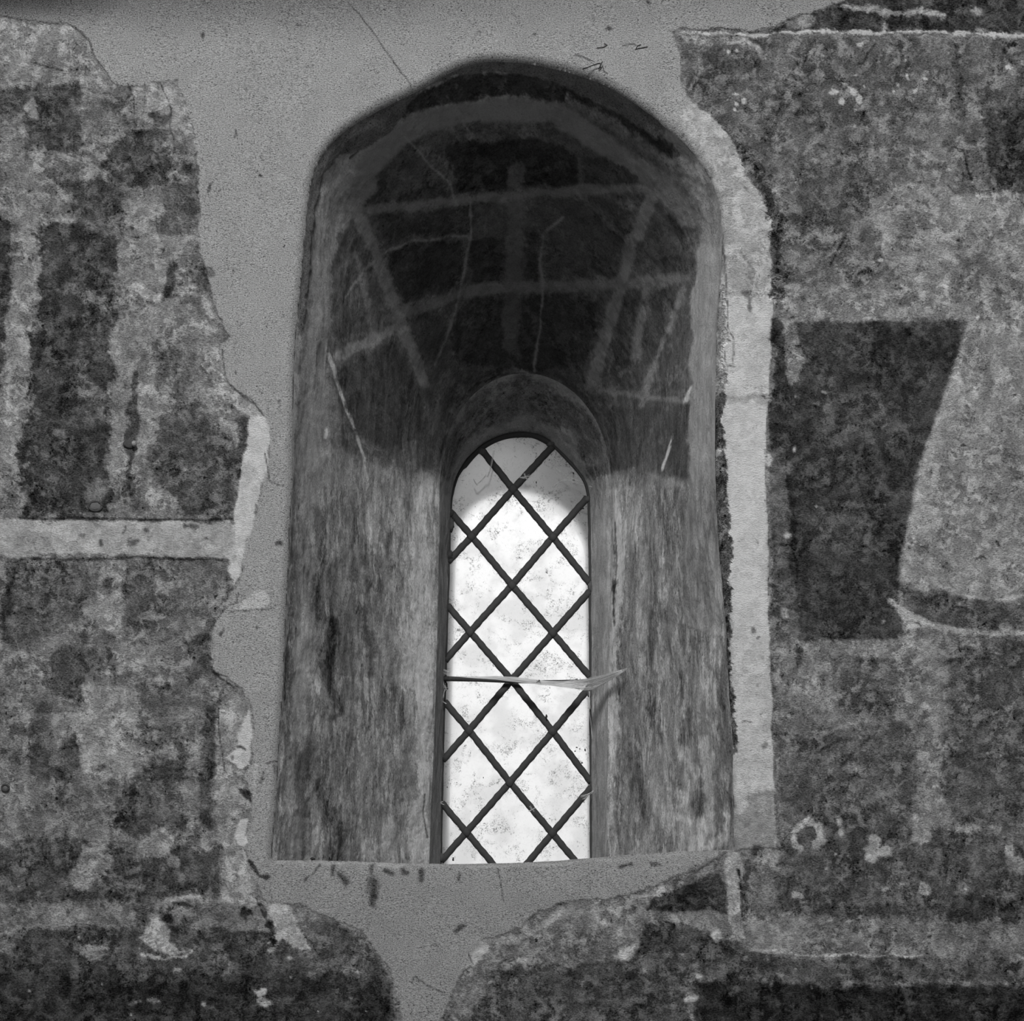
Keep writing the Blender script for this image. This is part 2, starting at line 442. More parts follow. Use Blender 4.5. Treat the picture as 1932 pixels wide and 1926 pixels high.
p([(285,665),(345,655),(372,735),(350,760),(300,740)], 92, flake=14)
p([(215,640),(285,650),(285,790),(268,900),(214,900)], 132, flake=6)
p([(248,695),(260,695),(265,800),(252,880),(262,968),(246,968),(240,820)], 74, flake=5)
p([(264,700),(290,710),(284,800),(278,880),(264,860)], 130, flake=4)
p([(290,790),(345,758),(410,800),(440,840),(446,968),(330,972),(288,880)], 84, flake=15)
p([(268,890),(292,900),(330,940),(345,968),(285,966),(265,930)], 128, flake=6)
p([(355,720),(400,700),(435,760),(455,790),(445,830),(400,790)], 128, flake=9)
p([(160,918),(180,900),(200,930),(185,965),(160,955)], 120, flake=7, op=.6)
p([(450,786),(464,784),(458,850),(452,905),(444,905),(446,840)], 76, flake=2)
p([(466,782),(494,785),(510,815),(508,870),(500,910),(486,960),(474,1005),(460,1040),(460,1085),(446,1110),(432,1085),(436,1000),(448,930),(458,860)], 172, soft=2, flake=3, h=.0012, a=.45)
p([(412,640),(424,690),(432,725),(482,760),(492,785),(466,786),(440,765),(412,740),(400,690)], 150, flake=4)
p([(-60,984),(30,982),(200,984),(432,986),(442,1000),(440,1056),(230,1050),(60,1050),(-60,1045)], 150, soft=3, flake=4, h=.0008, a=.6)
bl(112,995,24,13,165)
p([(20,1012),(90,1010),(110,1040),(40,1045)], 122, flake=8, op=.7)
p([(345,990),(375,992),(372,1000),(345,996)], 78, flake=4); bl(275,1002,6,7,92); bl(190,1026,5,8,72)
s([(36,977),(140,978),(270,980),(380,981),(440,978)], 4, 52, warp=.25, flake=2)
s([(40,1054),(120,1056),(200,1056),(260,1052),(330,1054),(430,1057)], 4, 60, warp=.25, flake=2.5)
p([(22,1070),(160,1060),(185,1075),(150,1160),(120,1190),(60,1235),(10,1210),(10,1140)], 88, flake=14)
p([(10,1080),(24,1080),(22,1210),(8,1210)], 66, flake=4)
p([(242,1058),(290,1060),(300,1120),(345,1130),(330,1160),(240,1185),(230,1120)], 92, flake=11)
p([(330,1065),(430,1060),(434,1110),(350,1110)], 105, flake=9)
p([(190,1070),(235,1075),(232,1180),(190,1190),(180,1120)], 134, flake=7)
p([(-60,1215),(60,1235),(100,1280),(-60,1290)], 120, flake=9)
p([(85,1230),(180,1215),(200,1260),(150,1330),(90,1290)], 84, flake=15)
p([(200,1215),(225,1220),(218,1290),(205,1270)], 70, flake=6)
p([(205,1210),(280,1210),(330,1240),(300,1265),(240,1258)], 124, flake=8)
p([(350,1210),(395,1190),(398,1260),(360,1290)], 78, flake=12)
p([(-60,1290),(60,1290),(55,1400),(50,1520),(-60,1540)], 112, flake=10)
p([(60,1325),(95,1330),(100,1400),(95,1445),(60,1455),(54,1400)], 80, flake=8)
p([(112,1400),(152,1380),(155,1440),(130,1475),(60,1460),(60,1440),(115,1445)], 78, flake=6)
p([(160,1300),(250,1290),(285,1340),(262,1410),(258,1460),(210,1480),(160,1450),(150,1380)], 138, flake=8)
p([(270,1290),(345,1300),(345,1345),(330,1400),(270,1400),(255,1345)], 96, flake=13)
p([(380,1330),(412,1330),(406,1430),(400,1560),(378,1560),(384,1440)], 72, flake=6)
p([(345,1340),(380,1335),(378,1420),(372,1560),(352,1560),(350,1440)], 118, flake=8)
p([(268,1445),(350,1420),(350,1560),(300,1590),(215,1560),(210,1515),(250,1490)], 74, flake=16)
p([(280,1480),(345,1465),(342,1530),(290,1560)], 108, flake=12, op=.7)
p([(60,1500),(210,1480),(215,1545),(120,1580),(40,1560)], 104, flake=12)
p([(-60,1600),(60,1580),(150,1590),(205,1588),(260,1620),(330,1600),(412,1590),(412,1700),(-60,1705)], 76, flake=14)
p([(255,1600),(300,1560),(340,1590),(300,1625),(262,1620)], 132, flake=9)
bl(330,1625,12,9,128)
p([(152,1595),(200,1592),(212,1615),(190,1650),(165,1684),(128,1672),(140,1640)], 128, flake=4, h=.0008)
p([(414,1340),(450,1300),(480,1340),(482,1400),(462,1440),(478,1500),(476,1560),(462,1600),(430,1620),(412,1560),(408,1440)], 138, flake=7)
p([(468,1335),(480,1380),(474,1440),(455,1450),(428,1425),(450,1405)], 178, flake=3, h=.0015, a=.4)
p([(448,1545),(464,1545),(466,1590),(455,1600),(440,1575)], 180, flake=2, h=.001, a=.4)
p([(465,1445),(478,1440),(478,1460),(462,1462)], 62, flake=3)
p([(452,1482),(476,1490),(476,1510),(462,1506)], 58, flake=3)
p([(420,1610),(462,1605),(485,1650),(492,1690),(500,1712),(470,1712),(412,1700)], 146, flake=8, h=.001)
p([(-60,1702),(200,1702),(400,1706),(480,1720),(480,1752),(250,1756),(-60,1756)], 108, flake=8)
p([(105,1705),(160,1715),(170,1750),(90,1755),(80,1730)], 132, flake=5)
p([(-60,1756),(200,1752),(480,1752),(560,1760),(640,1745),(690,1770),(725,1830),(742,1880),(748,3300),(-1400,3300),(-1400,1756)], 74, flake=8)
p([(-1400,1835),(160,1825),(400,1840),(600,1842),(738,1850),(748,3300),(-1400,3300)], 54, soft=14, flake=10)
p([(560,1745),(640,1745),(690,1772),(718,1825),(700,1836),(600,1830),(540,1800)], 90, flake=10)
bl(178,1797,24,14,120, flake=9)
p([(280,1745),(300,1738),(322,1760),(322,1778),(345,1790),(330,1800),(285,1790),(258,1775)], 150, flake=5, h=.0014)
s([(268,1800),(310,1808),(350,1802),(366,1788)], 7, 150, flake=4)
bl(10,1785,22,12,125)
p([(505,1706),(540,1702),(560,1720),(572,1760),(578,1790),(556,1792),(535,1772),(520,1796),(508,1780),(520,1750)], 158, flake=7, h=.0016)
bl(546,1808,5,4,160); bl(515,1792,10,6,150)
s([(488,1700),(500,1725),(512,1760),(516,1785)], 9, 48, flake=8, soft=3)
bl(465,1722,12,10,50); bl(318,1735,12,9,58); bl(332,1756,7,5,50)
bl(336,1828,9,5,168, flake=3); bl(494,1870,10,9,140); bl(499,1890,13,9,150, flake=5); bl(382,1896,5,4,160); bl(585,1842,8,8,115)
bl(248,1892,10,4,120); bl(290,1888,9,3,120)
s([(318,1700),(380,1693)], 9, 150, flake=3); s([(330,1705),(395,1720)], 3, 60)
# ---- right side, old painted plaster ----
p([(1280,70),(3300,70),(3300,620),(1460,620),(1455,400),(1400,300),(1330,215)], 100, flake=6)
p([(1340,85),(1450,80),(1440,160),(1400,180),(1340,200),(1322,150)], 84, flake=13)
p([(1430,95),(1600,90),(1580,130),(1500,120),(1440,140)], 108, flake=8)
p([(1480,150),(1640,140),(1660,200),(1600,260),(1500,230)], 92, flake=14)
p([(1700,230),(1780,180),(1820,260),(1760,290)], 110, flake=12)
p([(1860,215),(1932,190),(2600,200),(2600,350),(1932,345),(1890,345),(1862,290)], 66, flake=11)
p([(1500,330),(1600,300),(1640,380),(1560,470),(1480,420)], 90, flake=15)
p([(1480,420),(1560,440),(1640,480),(1600,540),(1490,520)], 108, flake=12)
p([(1700,300),(1800,240),(1830,300),(1800,360),(1720,350)], 118, flake=14)
p([(1640,372),(1700,352),(1780,350),(1860,370),(1932,360),(3300,360),(3300,560),(1740,545),(1690,520),(1660,470),(1645,430)], 136, flake=9)
p([(1680,390),(1750,395),(1760,440),(1700,480),(1685,440)], 104, flake=14, op=.75)
p([(1780,520),(1850,470),(1932,520),(1932,560),(1800,560)], 112, flake=14, op=.7)
p([(1460,540),(1700,530),(1932,560),(3300,560),(3300,600),(1830,602),(1500,604),(1470,640),(1458,600)], 128, flake=7)
p([(1490,35),(1560,14),(1610,-10),(1700,-60),(3300,-60),(3300,62),(1932,60),(1440,60)], 62, flake=5)
p([(1480,40),(1530,25),(1545,50),(1490,55)], 112, flake=6)
s([(1590,12),(1640,18),(1690,28),(1740,25),(1780,34)], 11, 140, flake=6)
bl(1670,48,7,9,150); bl(1840,22,10,5,130); bl(1845,56,12,3,140)
s([(1268,58),(1300,62),(1380,64),(1500,62),(1620,63),(1740,62),(1932,68),(2400,68)], 6, 172, warp=.5, flake=6, op=.9, h=.0025, a=.4)
s([(1280,54),(1400,55),(1440,58)], 2, 70, flake=1.5)
s([(1398,62),(1415,76),(1432,92)], 8, 165, flake=3, h=.001)
p([(1290,68),(1400,66),(1420,85),(1350,80),(1300,85)], 130, flake=4)
# pale margin round the opening
p([(1262,150),(1290,175),(1318,205),(1350,225),(1382,268),(1398,292),(1404,325),(1438,365),(1455,405),(1460,500),(1458,560),(1456,640),(1300,640),(1340,330),(1290,262),(1270,215)], 156, soft=2, flake=4, h=.0012, a=.65)
p([(1346,560),(1460,560),(1452,700),(1450,760),(1444,850),(1450,1000),(1449,1100),(1453,1250),(1459,1400),(1461,1500),(1466,1600),(1330,1606),(1346,1400)], 172, soft=1.5, flake=2.2, warp=.3, h=.0012, a=.5)
p([(1372,760),(1448,755),(1442,850),(1446,1000),(1446,1180),(1385,1190),(1373,1000)], 179, soft=3, flake=2, warp=.3, a=.35)
p([(1368,640),(1440,635),(1448,740),(1400,748),(1368,742)], 178, soft=6, flake=5, a=.5)
p([(1370,748),(1448,742),(1448,762),(1372,765)], 134, flake=6, op=.8)
p([(1346,740),(1368,738),(1371,850),(1373,1000),(1378,1100),(1384,1250),(1389,1420),(1378,1420),(1350,1100),(1345,900)], 82, soft=2, flake=6, a=1.4)
p([(1346,560),(1366,540),(1372,640),(1366,740),(1346,740)], 140, flake=9, a=1.3)
bl(1356,850,9,10,178)
p([(1386,1500),(1462,1500),(1466,1606),(1380,1606)], 134, flake=7)
p([(1390,1500),(1410,1500),(1408,1530),(1392,1530)], 168, flake=4)
p([(1418,590),(1424,560),(1412,545),(1402,548)], 105, flake=5)
s([(1400,480),(1432,520),(1424,560)], 7, 112, flake=5, op=.6)
bl(1418,520,10,12,112, op=.6)
# dark speckles beside the margin
s([(1412,290),(1440,350),(1460,400),(1470,470),(1468,560)], 20, 74, soft=4, flake=13, a=1.4)
p([(1455,605),(1470,600),(1480,640),(1478,700),(1500,760),(1456,765)], 56, flake=6)
p([(1483,640),(1520,640),(1505,700),(1480,705)], 128, flake=5)
# big dark cloak shape
p([(1500,606),(1826,606),(1808,660),(1796,700),(1768,775),(1744,850),(1728,920),(1706,1020),(1697,1080),(1690,1125),(1700,1165),(1706,1204),(1600,1206),(1510,1206),(1482,1185),(1456,1160),(1453,900),(1452,760),(1500,720),(1516,680)], 64, soft=3, warp=.4, flake=4, a=.85)
p([(1453,850),(1485,830),(1492,920),(1490,1060),(1500,1200),(1458,1190),(1454,1000)], 96, flake=12, op=.8)
p([(1530,760),(1640,750),(1720,800),(1640,840),(1540,840)], 84, flake=16, op=.7)
p([(1540,960),(1640,940),(1640,1040),(1560,1080)], 82, flake=16, op=.7)
p([(1560,610),(1700,640),(1600,680),(1520,640)], 78, flake=14, op=.6)
p([(1650,620),(1800,615),(1780,700),(1700,740),(1640,690)], 54, flake=8, op=.7)
s([(1490,900),(1497,1000),(1503,1100)], 7, 50, flake=5)
bl(1555,740,6,3,190, flake=2); bl(1498,848,4,7,190, flake=3); bl(1450,868,6,10,175, flake=4); bl(1486,1012,8,4,165, flake=3); bl(1478,1155,6,10,150, flake=4); bl(1610,950,18,6,108)
# pale drapery at right
p([(1828,608),(1932,600),(3300,600),(3300,1118),(1932,1112),(1870,1132),(1800,1118),(1740,1100),(1712,1092),(1700,1060),(1712,1000),(1736,900),(1756,820),(1784,745),(1806,690)], 136, soft=2.5, warp=.4, flake=3, a=.95)
s([(1812,690),(1775,790),(1745,880),(1728,960),(1712,1040),(1704,1090)], 20, 152, soft=6, warp=.4, flake=4, op=.8)
p([(1760,870),(1800,840),(1810,940),(1760,960)], 118, flake=14, op=.6)
p([(1840,860),(1932,820),(1932,1000),(1860,980)], 118, flake=16, op=.6)
s([(1750,1090),(1810,1120),(1870,1135),(1940,1120),(2400,1110)], 8, 155, flake=4)
p([(1700,1108),(1760,1112),(1850,1135),(1932,1132),(3300,1132),(3300,1192),(1932,1190),(1800,1188),(1745,1172),(1705,1150)], 84, flake=7)
s([(1680,1132),(1705,1152),(1740,1172),(1800,1188),(1860,1196),(1932,1194),(2400,1194)], 11, 148, soft=3, flake=5, h=.001)
p([(1684,1132),(1712,1150),(1752,1176),(1710,1188),(1694,1160)], 160, flake=4)
p([(1696,1200),(1722,1196),(1730,1222),(1710,1226)], 148, flake=5)
p([(1460,1208),(1500,1212),(1700,1208),(1740,1240),(1690,1300),(1560,1330),(1470,1320)], 122, flake=9)
p([(1500,1215),(1515,1225),(1508,1270),(1500,1270)], 74, flake=5)
p([(1500,1290),(1560,1290),(1570,1340),(1520,1350)], 126, flake=8)
p([(1560,1240),(1690,1240),(1700,1330),(1660,1370),(1580,1330)], 92, flake=14, op=.8)
p([(1800,1215),(3300,1200),(3300,1560),(1932,1560),(1820,1560),(1770,1500),(1785,1350)], 86, flake=12)
p([(1465,1380),(1540,1390),(1700,1360),(1740,1420),(1720,1560),(1640,1560),(1480,1560)], 92, flake=10)
s([(1540,1420),(1590,1395),(1640,1390),(1600,1430),(1560,1470),(1600,1468),(1650,1440)], 4, 66, flake=3)
s([(1750,1225),(1762,1320),(1762,1400),(1755,1480),(1750,1560),(1740,1595)], 40, 130, soft=8, flake=8)
bl(1740,1425,12,7,158, flake=5)
p([(1480,1560),(1720,1560),(1900,1580),(1932,1600),(3300,1600),(3300,1730),(1470,1730)], 84, flake=10)
s([(1500,1570),(1520,1550),(1545,1560),(1550,1590),(1535,1598)], 13, 158, flake=5, h=.001)
s([(1500,1580),(1503,1598),(1510,1600)], 12, 158, flake=4, h=.001)
bl(1652,1590,12,16,158, flake=7, h=.001); bl(1645,1612,14,18,158, flake=8, h=.001); bl(1672,1606,14,12,150, flake=8); bl(1583,1550,6,8,160, flake=3); bl(1588,1568,4,9,145)
bl(1670,1678,10,5,150, flake=4); bl(1703,1670,13,6,165, flake=5); bl(1745,1680,13,13,150, flake=7); bl(1508,1690,13,9,140, flake=6); bl(1676,1635,4,9,140); bl(1566,1735,6,5,150, flake=3); bl(1920,1635,16,16,140); bl(1905,1610,8,40,125)
p([(1720,1540),(1750,1545),(1756,1590),(1735,1598),(1722,1590)], 140, flake=4)
p([(1815,1560),(1880,1552),(1890,1570),(1830,1575)], 125, flake=8)
p([(1392,1606),(1462,1600),(1468,1650),(1455,1700),(1410,1720),(1400,1650)], 118, flake=8)
p([(1422,1600),(1445,1605),(1440,1625),(1422,1620)], 82, flake=5)
p([(1372,1600),(1400,1612),(1396,1660),(1398,1720),(1402,1770),(1388,1775),(1372,1740),(1364,1690),(1366,1640)], 152, soft=2, flake=4, h=.0015)
s([(1392,1640),(1398,1680),(1396,1725)], 4, 52, flake=3)
s([(1410,1630),(1406,1690),(1402,1730)], 9, 84, flake=6)
p([(1402,1730),(1500,1728),(1600,1750),(1932,1745),(3300,1745),(3300,1800),(1740,1804),(1520,1800),(1420,1794)], 112, flake=8)
p([(1402,1735),(1500,1730),(1530,1760),(1500,1795),(1425,1792)], 128, flake=5, a=.7)
p([(1800,1690),(3300,1690),(3300,1745),(1780,1740)], 66, flake=10)
s([(1420,1792),(1470,1796),(1520,1802),(1580,1803),(1640,1806),(1740,1806)], 5, 166, warp=.5, flake=4, h=.002)
p([(1290,1795),(1410,1795),(1520,1808),(1740,1810),(3300,1808),(3300,1860),(1290,1850)], 84, flake=6)
p([(1310,1852),(1420,1850),(1600,1860),(3300,1856),(3300,3300),(1290,3300)], 46, soft=8, flake=6)
p([(1262,1672),(1300,1652),(1358,1640),(1366,1700),(1368,1722),(1260,1722),(1215,1718),(1235,1690)], 58, flake=5)
p([(1208,1722),(1366,1724),(1370,1760),(1330,1765),(1260,1745),(1210,1740)], 120, flake=6)
p([(1205,1745),(1300,1748),(1372,1772),(1410,1795),(1300,1800),(1200,1800)], 74, flake=8)
p([(890,1800),(910,1775),(950,1762),(1000,1742),(1030,1714),(1080,1702),(1160,1698),(1212,1694),(1212,1760),(1196,1822),(1100,1835),(990,1850),(900,1850),(870,1850)], 114, flake=7)
p([(930,1830),(1300,1800),(1300,1850),(1290,3300),(830,3300),(835,1920),(862,1870)], 78, flake=8)
p([(840,1926),(865,1860),(900,1840),(930,1850),(880,1926)], 118, flake=6)
p([(870,1835),(875,1805),(900,1778),(925,1785),(915,1805),(895,1828)], 164, flake=5, h=.0016, a=.5)
s([(912,1775),(980,1768),(1030,1740),(1060,1712)], 13, 142, flake=4, h=.001)
bl(986,1812,12,6,158, flake=3); bl(1178,1798,17,12,168, flake=6); bl(1200,1790,8,5,160, flake=3); bl(1168,1760,7,7,160, flake=3); bl(1139,1740,5,4,150); bl(1215,1832,8,5,130); bl(973,1852,4,7,140); bl(1320,1843,6,4,150); bl(1352,1764,10,11,160, flake=5); bl(1470,1840,7,4,125)
s([(1288,1880),(1292,1872),(1305,1868),(1318,1876),(1322,1888)], 4, 62, flake=2); bl(1304,1886,14,9,142, flake=6, h=.0015)
# lime spots, upper right
for x, y, a, c in [(1388,178,7,3),(1390,195,4,5),(1404,190,4,5),(1386,205,3,3),(1574,174,10,5),(1588,192,7,6),(1594,158,6,3),(1612,175,7,8),(1621,187,6,9),(1631,164,3,3),(1712,150,3,3),(1710,144,2,6),(1744,150,5,4),(1693,161,3,4),(1685,173,3,3),(1726,172,6,4),(1621,84,6,4),(1905,128,8,4),(1613,141,3,2),(1460,358,4,4),(1661,488,5,5),(1614,240,3,2),(1708,115,2,4),(1390,95,3,3),(1375,98,3,4),(1784,540,5,3),(1845,600,4,6)]:
    bl(x, y, a, c, 182, soft=1.2, flake=4, h=.0008, warp=.2)
s([(1595,158),(1612,172),(1622,190)], 6, 160, flake=4)
# fern-like dark stains
for P in ([(1508,138),(1516,118),(1524,98)],[(1508,130),(1503,112)],[(1622,128),(1640,100),(1655,78)],[(1630,118),(1612,122)],[(1626,130),(1628,140)],[(1818,285),(1826,318),(1834,336)],[(1594,450),(1580,475),(1568,500)]):
    s(P, 3, 56, soft=1.5, flake=1.5, warp=.2)
bl(1912,82,8,3,38); bl(1898,92,3,6,50)
# ---- the later grey render, which lies over the painted plaster ----
REND = [(-1400,20),(-60,26),(0,28),(30,35),(60,42),(110,40),(140,47),(165,72),(180,105),(205,145),(215,155),(240,160),(262,162),(278,160),(290,152),(335,152),(352,200),(362,240),(372,290),(375,370),(378,400),(373,430),(378,470),(392,510),(395,535),(402,570),(420,605),(432,636),(416,650),(420,690),(428,722),(455,742),(480,758),(492,778),(507,805),(510,860),(500,905),(494,940),(482,975),(475,1000),(462,1020),(458,1060),(458,1085),(445,1110),(430,1130),(412,1152),(402,1180),(398,1230),(405,1262),(430,1282),(455,1300),(475,1330),(481,1380),(476,1440),(462,1462),(478,1500),(474,1560),(462,1600),(466,1640),(490,1680),(505,1700),(570,1705),(640,1738),(680,1755),(710,1790),(735,1830),(752,1870),(760,1926),(770,2100),(815,2100),(825,1926),(850,1880),(868,1848),(885,1820),(897,1790),(912,1770),(950,1758),(990,1745),(1020,1715),(1060,1700),(1130,1695),(1180,1688),(1230,1670),(1280,1650),(1330,1634),(1362,1612),(1340,1500),(1200,1000),(1200,500),(1310,330),(1288,258),(1283,215),(1298,200),(1289,160),(1284,95),(1270,62),(1290,52),(1400,54),(1460,48),(1510,28),(1560,14),(1600,0),(1700,-60),(1700,-900),(-1400,-900)]
F.poly(REND, 147, soft=1.8, warp=.5, flake=4.0, h=.0022, a=.5, r=1.0)
# render: fall-off of light towards the top painted into the tone, its own patches
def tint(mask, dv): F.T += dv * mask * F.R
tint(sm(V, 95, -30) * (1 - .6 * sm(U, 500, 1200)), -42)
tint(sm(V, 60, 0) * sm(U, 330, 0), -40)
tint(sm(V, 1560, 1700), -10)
p([(540,1700),(620,1722),(700,1780),(740,1850),(760,1926),(800,1926),(840,1880),(880,1810),(780,1740),(640,1690)], 132, soft=12, flake=6, op=.5)
p([(440,1148),(452,1140),(466,1128),(480,1118),(498,1118),(508,1128),(509,1140),(496,1148),(470,1151)], 174, soft=1.5, flake=2.5, warp=.3); s([(432,1152),(455,1150),(500,1150),(525,1143)], 2, 74)
s([(640,1300 + 335),(700,1632)], 1, 150)
s([(300,152),(335,153),(352,205),(372,290)], 3, 160, flake=2, op=.7)
for x in (640,): pass
for P, w in (([(604,1632),(590,1650),(575,1660)],2.5),([(640,1650),(655,1665)],8),([(705,1632),(703,1648)],6),([(706,1664),(705,1686)],15),([(706,1690),(705,1706)],9),([(630,1634),(628,1650)],6),([(728,1643),(742,1648)],5),([(794,1642),(794,1662)],7),([(760,1640),(765,1648)],6),([(860,1756),(874,1748)],6),([(1170,1632),(1190,1629)],4),([(1230,1628),(1245,1630)],5),([(870,1648),(866,1662)],3)):
    s(P, w, 42, soft=w * .6 + 1, flake=2.5, warp=.5, op=.75)
s([(520,1625),(600,1626),(720,1628),(840,1632),(1000,1632),(1100,1624),(1300,1608)], 5, 168, soft=3, flake=3, op=.55)  # sill edge: highlight from light above painted in as a pale line
s([(640,1628),(760,1632)], 7, 176, soft=2, flake=4, op=.6)
s([(462,1610),(478,1640),(488,1655),(502,1655)], 5, 60, flake=5)
s([(780,1842),(785,1838),(806,1852),(836,1876)], 1.8, 70, flake=.5)
s([(780,1842),(779,1852)], 2, 62, flake=.5)
s([(500,1440),(520,1432)], 3, 70, flake=2); s([(497,1452),(494,1475)], 3, 66, flake=2); s([(516,1440),(518,1455)], 3, 66, flake=2)
s([(484,1440),(484,1480)], 8, 168, flake=2)
bl(525,1026,7,4,66, flake=3); bl(385,68,3,4,60); bl(563,47,5,2,60); bl(905,62,2,2,55); bl(1010,66,2,2,55); bl(1150,56,4,4,62); bl(493,330,3,2,62); bl(528,760,2,2,50); bl(487,1183,2,2,58); bl(1222,8,3,3,58)
p([(1262,150),(1290,152),(1300,185),(1284,210),(1290,240),(1268,225)], 158, soft=5, flake=4, op=.6)
p([(1340,1640),(1300,1650),(1240,1675),(1200,1690),(1210,1702),(1260,1680),(1300,1665)], 140, flake=5)
p([(1250,1665),(1300,1640),(1366,1612),(1366,1640),(1290,1668)], 96, flake=11, op=.7)
# scattered lime flecks, pits and scratches on the old plaster
rs = random.Random(41)
for k in range(170):
    x, y = (rs.uniform(1380, 1930), rs.uniform(80, 1920)) if k % 3 else (rs.uniform(0, 700), rs.uniform(1300, 1920))
    bl(x, y, rs.uniform(1, 3.2), rs.uniform(1, 3), rs.choice([140, 155, 170]), soft=1.2, flake=2, warp=.2, op=.8, h=.0005)
for k in range(210):
    x, y = (rs.uniform(1400, 1930), rs.uniform(80, 1920)) if k % 2 else (rs.uniform(0, 450), rs.uniform(180, 1900))
    a_ = rs.gauss(0, .5) if k % 4 else rs.gauss(1.4, .4); L_ = rs.uniform(4, 20)
    s([(x, y), (x + L_ * .5 * math.cos(a_), y + L_ * .5 * math.sin(a_) + rs.uniform(-2, 2)), (x + L_ * math.cos(a_ + .3), y + L_ * math.sin(a_ + .3))], rs.uniform(1.2, 3.2), rs.uniform(50, 72), soft=1.2, warp=.5, flake=2.5, op=.75)
for k in range(120):
    x, y = (rs.uniform(1390, 1930), rs.uniform(80, 1920)) if k % 2 else (rs.uniform(0, 450), rs.uniform(180, 1900))
    bl(x, y, rs.uniform(3, 12), rs.uniform(2, 9), rs.uniform(58, 80), soft=2, flake=9, warp=.8, op=.55)
# rims of the patches
for P in ([(0,30),(40,37),(110,44),(140,50),(168,78),(182,108),(208,148)],[(240,160),(250,180),(254,215),(252,232)],[(302,155),(312,180),(322,205),(322,240),(330,262),(332,290)],[(328,330),(338,350),(344,378),(330,400)],[(420,660),(428,715),(440,735),(475,752),(490,775)],[(418,1152),(435,1140),(448,1135),(452,1118)],[(372,1232),(386,1200),(400,1180),(425,1140)],[(240,702 + 538),(262,1216 + 40)],[(412,1335),(415,1380),(420,1420),(425,1455)],[(275,1214),(292,1216),(320,1206)],[(1366,415 + 20),(1372,560),(1374,620),(1384,640),(1384,690)],[(1368,662),(1370,690),(1386,694)],[(1372,692),(1368,720),(1362,740)],[(885,1800),(892,1820),(880,1832),(868,1845)],[(940,1640),(945,1670),(950,1700)],[(657,5),(678,30),(693,50),(710,70),(722,88),(735,105),(750,125),(768,148),(778,168)],[(1175,260 - 172),(1200,86)],[(262,1058),(265,1100)],[(367,1100),(372,1130),(366,1150)],[(60,117),(90,125),(120,132)],[(500,855),(508,905)],[(506,906),(520,914),(536,918)],[(1480,1690 - 10),(1490,1700)],[(40,1590 - 5),(120,1587),(240,1588)],[(60,1343),(110,1344),(160,1341)]):
    ck(P)
s([(402,1268),(420,1282),(440,1300)], 4, 52, flake=3)
for P in ([(1100,127),(1105,126)],):
    pass
# arris rounding back into the opening
Rr = 14.0
dsd = np.clip(sd_, 0, None)
yback = np.where(dsd < Rr, Rr * (1 - dsd / Rr) ** 2, 0) * S
lump = (fbm(U, V, 160, 61, 3) * .0030 + fbm(U, V, 42, 71, 4, .6) * (.0011 + .0012 * (1 - F.R)) + fbm(U, V, 12, 81, 3, .7) * (.0003 + .0005 * (1 - F.R)))
inframe = sm(dsd, 0, 25)
Y = -F.H - lump * (.25 + .75 * inframe) + yback
Uc = np.where(snap, nearp[:, 0], U); Vc = np.where(snap, nearp[:, 1], V)
Y = np.where(snap, Rr * S, Y)
co = np.c_[(Uc - CX) * S, Y, EYE + (HY - Vc) * S]
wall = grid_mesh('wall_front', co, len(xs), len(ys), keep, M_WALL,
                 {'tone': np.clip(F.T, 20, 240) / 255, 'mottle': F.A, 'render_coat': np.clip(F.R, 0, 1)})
struct(wall)

# ================================================================ 2. splayed embrasure (jambs and vault)
NS = 190
n_t = len(P0)
w_in = 0.015 * 0
tt = np.linspace(0, 1, NS)
k1 = (D + D1) / D
A0 = np.c_[(P0[:, 0] - CX) * S, np.full(n_t, Rr * S), EYE + (HY - P0[:, 1]) * S]
A1 = np.c_[(P1[:, 0] - CX) * S * k1, np.full(n_t, D1), EYE + (HY - P1[:, 1]) * S * k1]
dep = tt ** 1.12
co = A0[:, None, :] * (1 - dep[None, :, None]) + A1[:, None, :] * dep[None, :, None]
# slight belly so jambs and vault bulge like hand-thrown plaster, and a tight turn at the arris
cen = np.array([0.02, 0, EYE + (HY - 1100) * S])
outw = co - cen; outw[:, :, 1] = 0
outw /= np.linalg.norm(outw, axis=2, keepdims=True) + 1e-9
bul = np.sin(np.pi * dep) * .018
co += outw * bul[None, :, None]
co = co.reshape(-1, 3)
kk = D / (D + co[:, 1])
U = CX + co[:, 0] * kk / S; V = HY - (co[:, 2] - EYE) * kk / S
F = Field(U, V, 128, 1.0)
F.wu *= .7; F.wv *= .7
p, s, bl, ck = F.poly, F.stroke, F.blob, F.crack
# upper part: dark painted stones with pale joints
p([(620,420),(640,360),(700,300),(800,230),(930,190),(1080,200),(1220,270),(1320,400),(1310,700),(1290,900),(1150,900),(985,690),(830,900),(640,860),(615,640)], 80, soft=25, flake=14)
p([(752,225),(790,180),(850,145),(930,134),(1010,140),(1072,165),(1064,200),(1000,190),(930,186),(860,196),(800,212)], 57, soft=5, flake=9)
s([(1085,178),(1150,214),(1215,250),(1262,290)], 22, 58, soft=6, flake=9)
s([(690,320),(745,262),(800,232),(870,216),(960,210),(1050,218),(1130,270),(1230,335),(1300,410)], 40, 112, soft=6, flake=5, a=.5)
p([(600,420),(640,350),(690,310),(720,350),(670,420),(630,520),(600,560)], 112, soft=10, flake=6, a=.6)
p([(846,276),(900,266),(960,260),(1030,264),(1082,290),(1092,330),(1086,352),(990,352),(862,362),(852,320)], 53, soft=4, flake=7)
p([(1092,292),(1145,300),(1215,346),(1102,354)], 67, flake=9)
p([(688,388),(722,338),(742,362),(800,352),(838,352),(842,370),(745,384)], 65, flake=9)
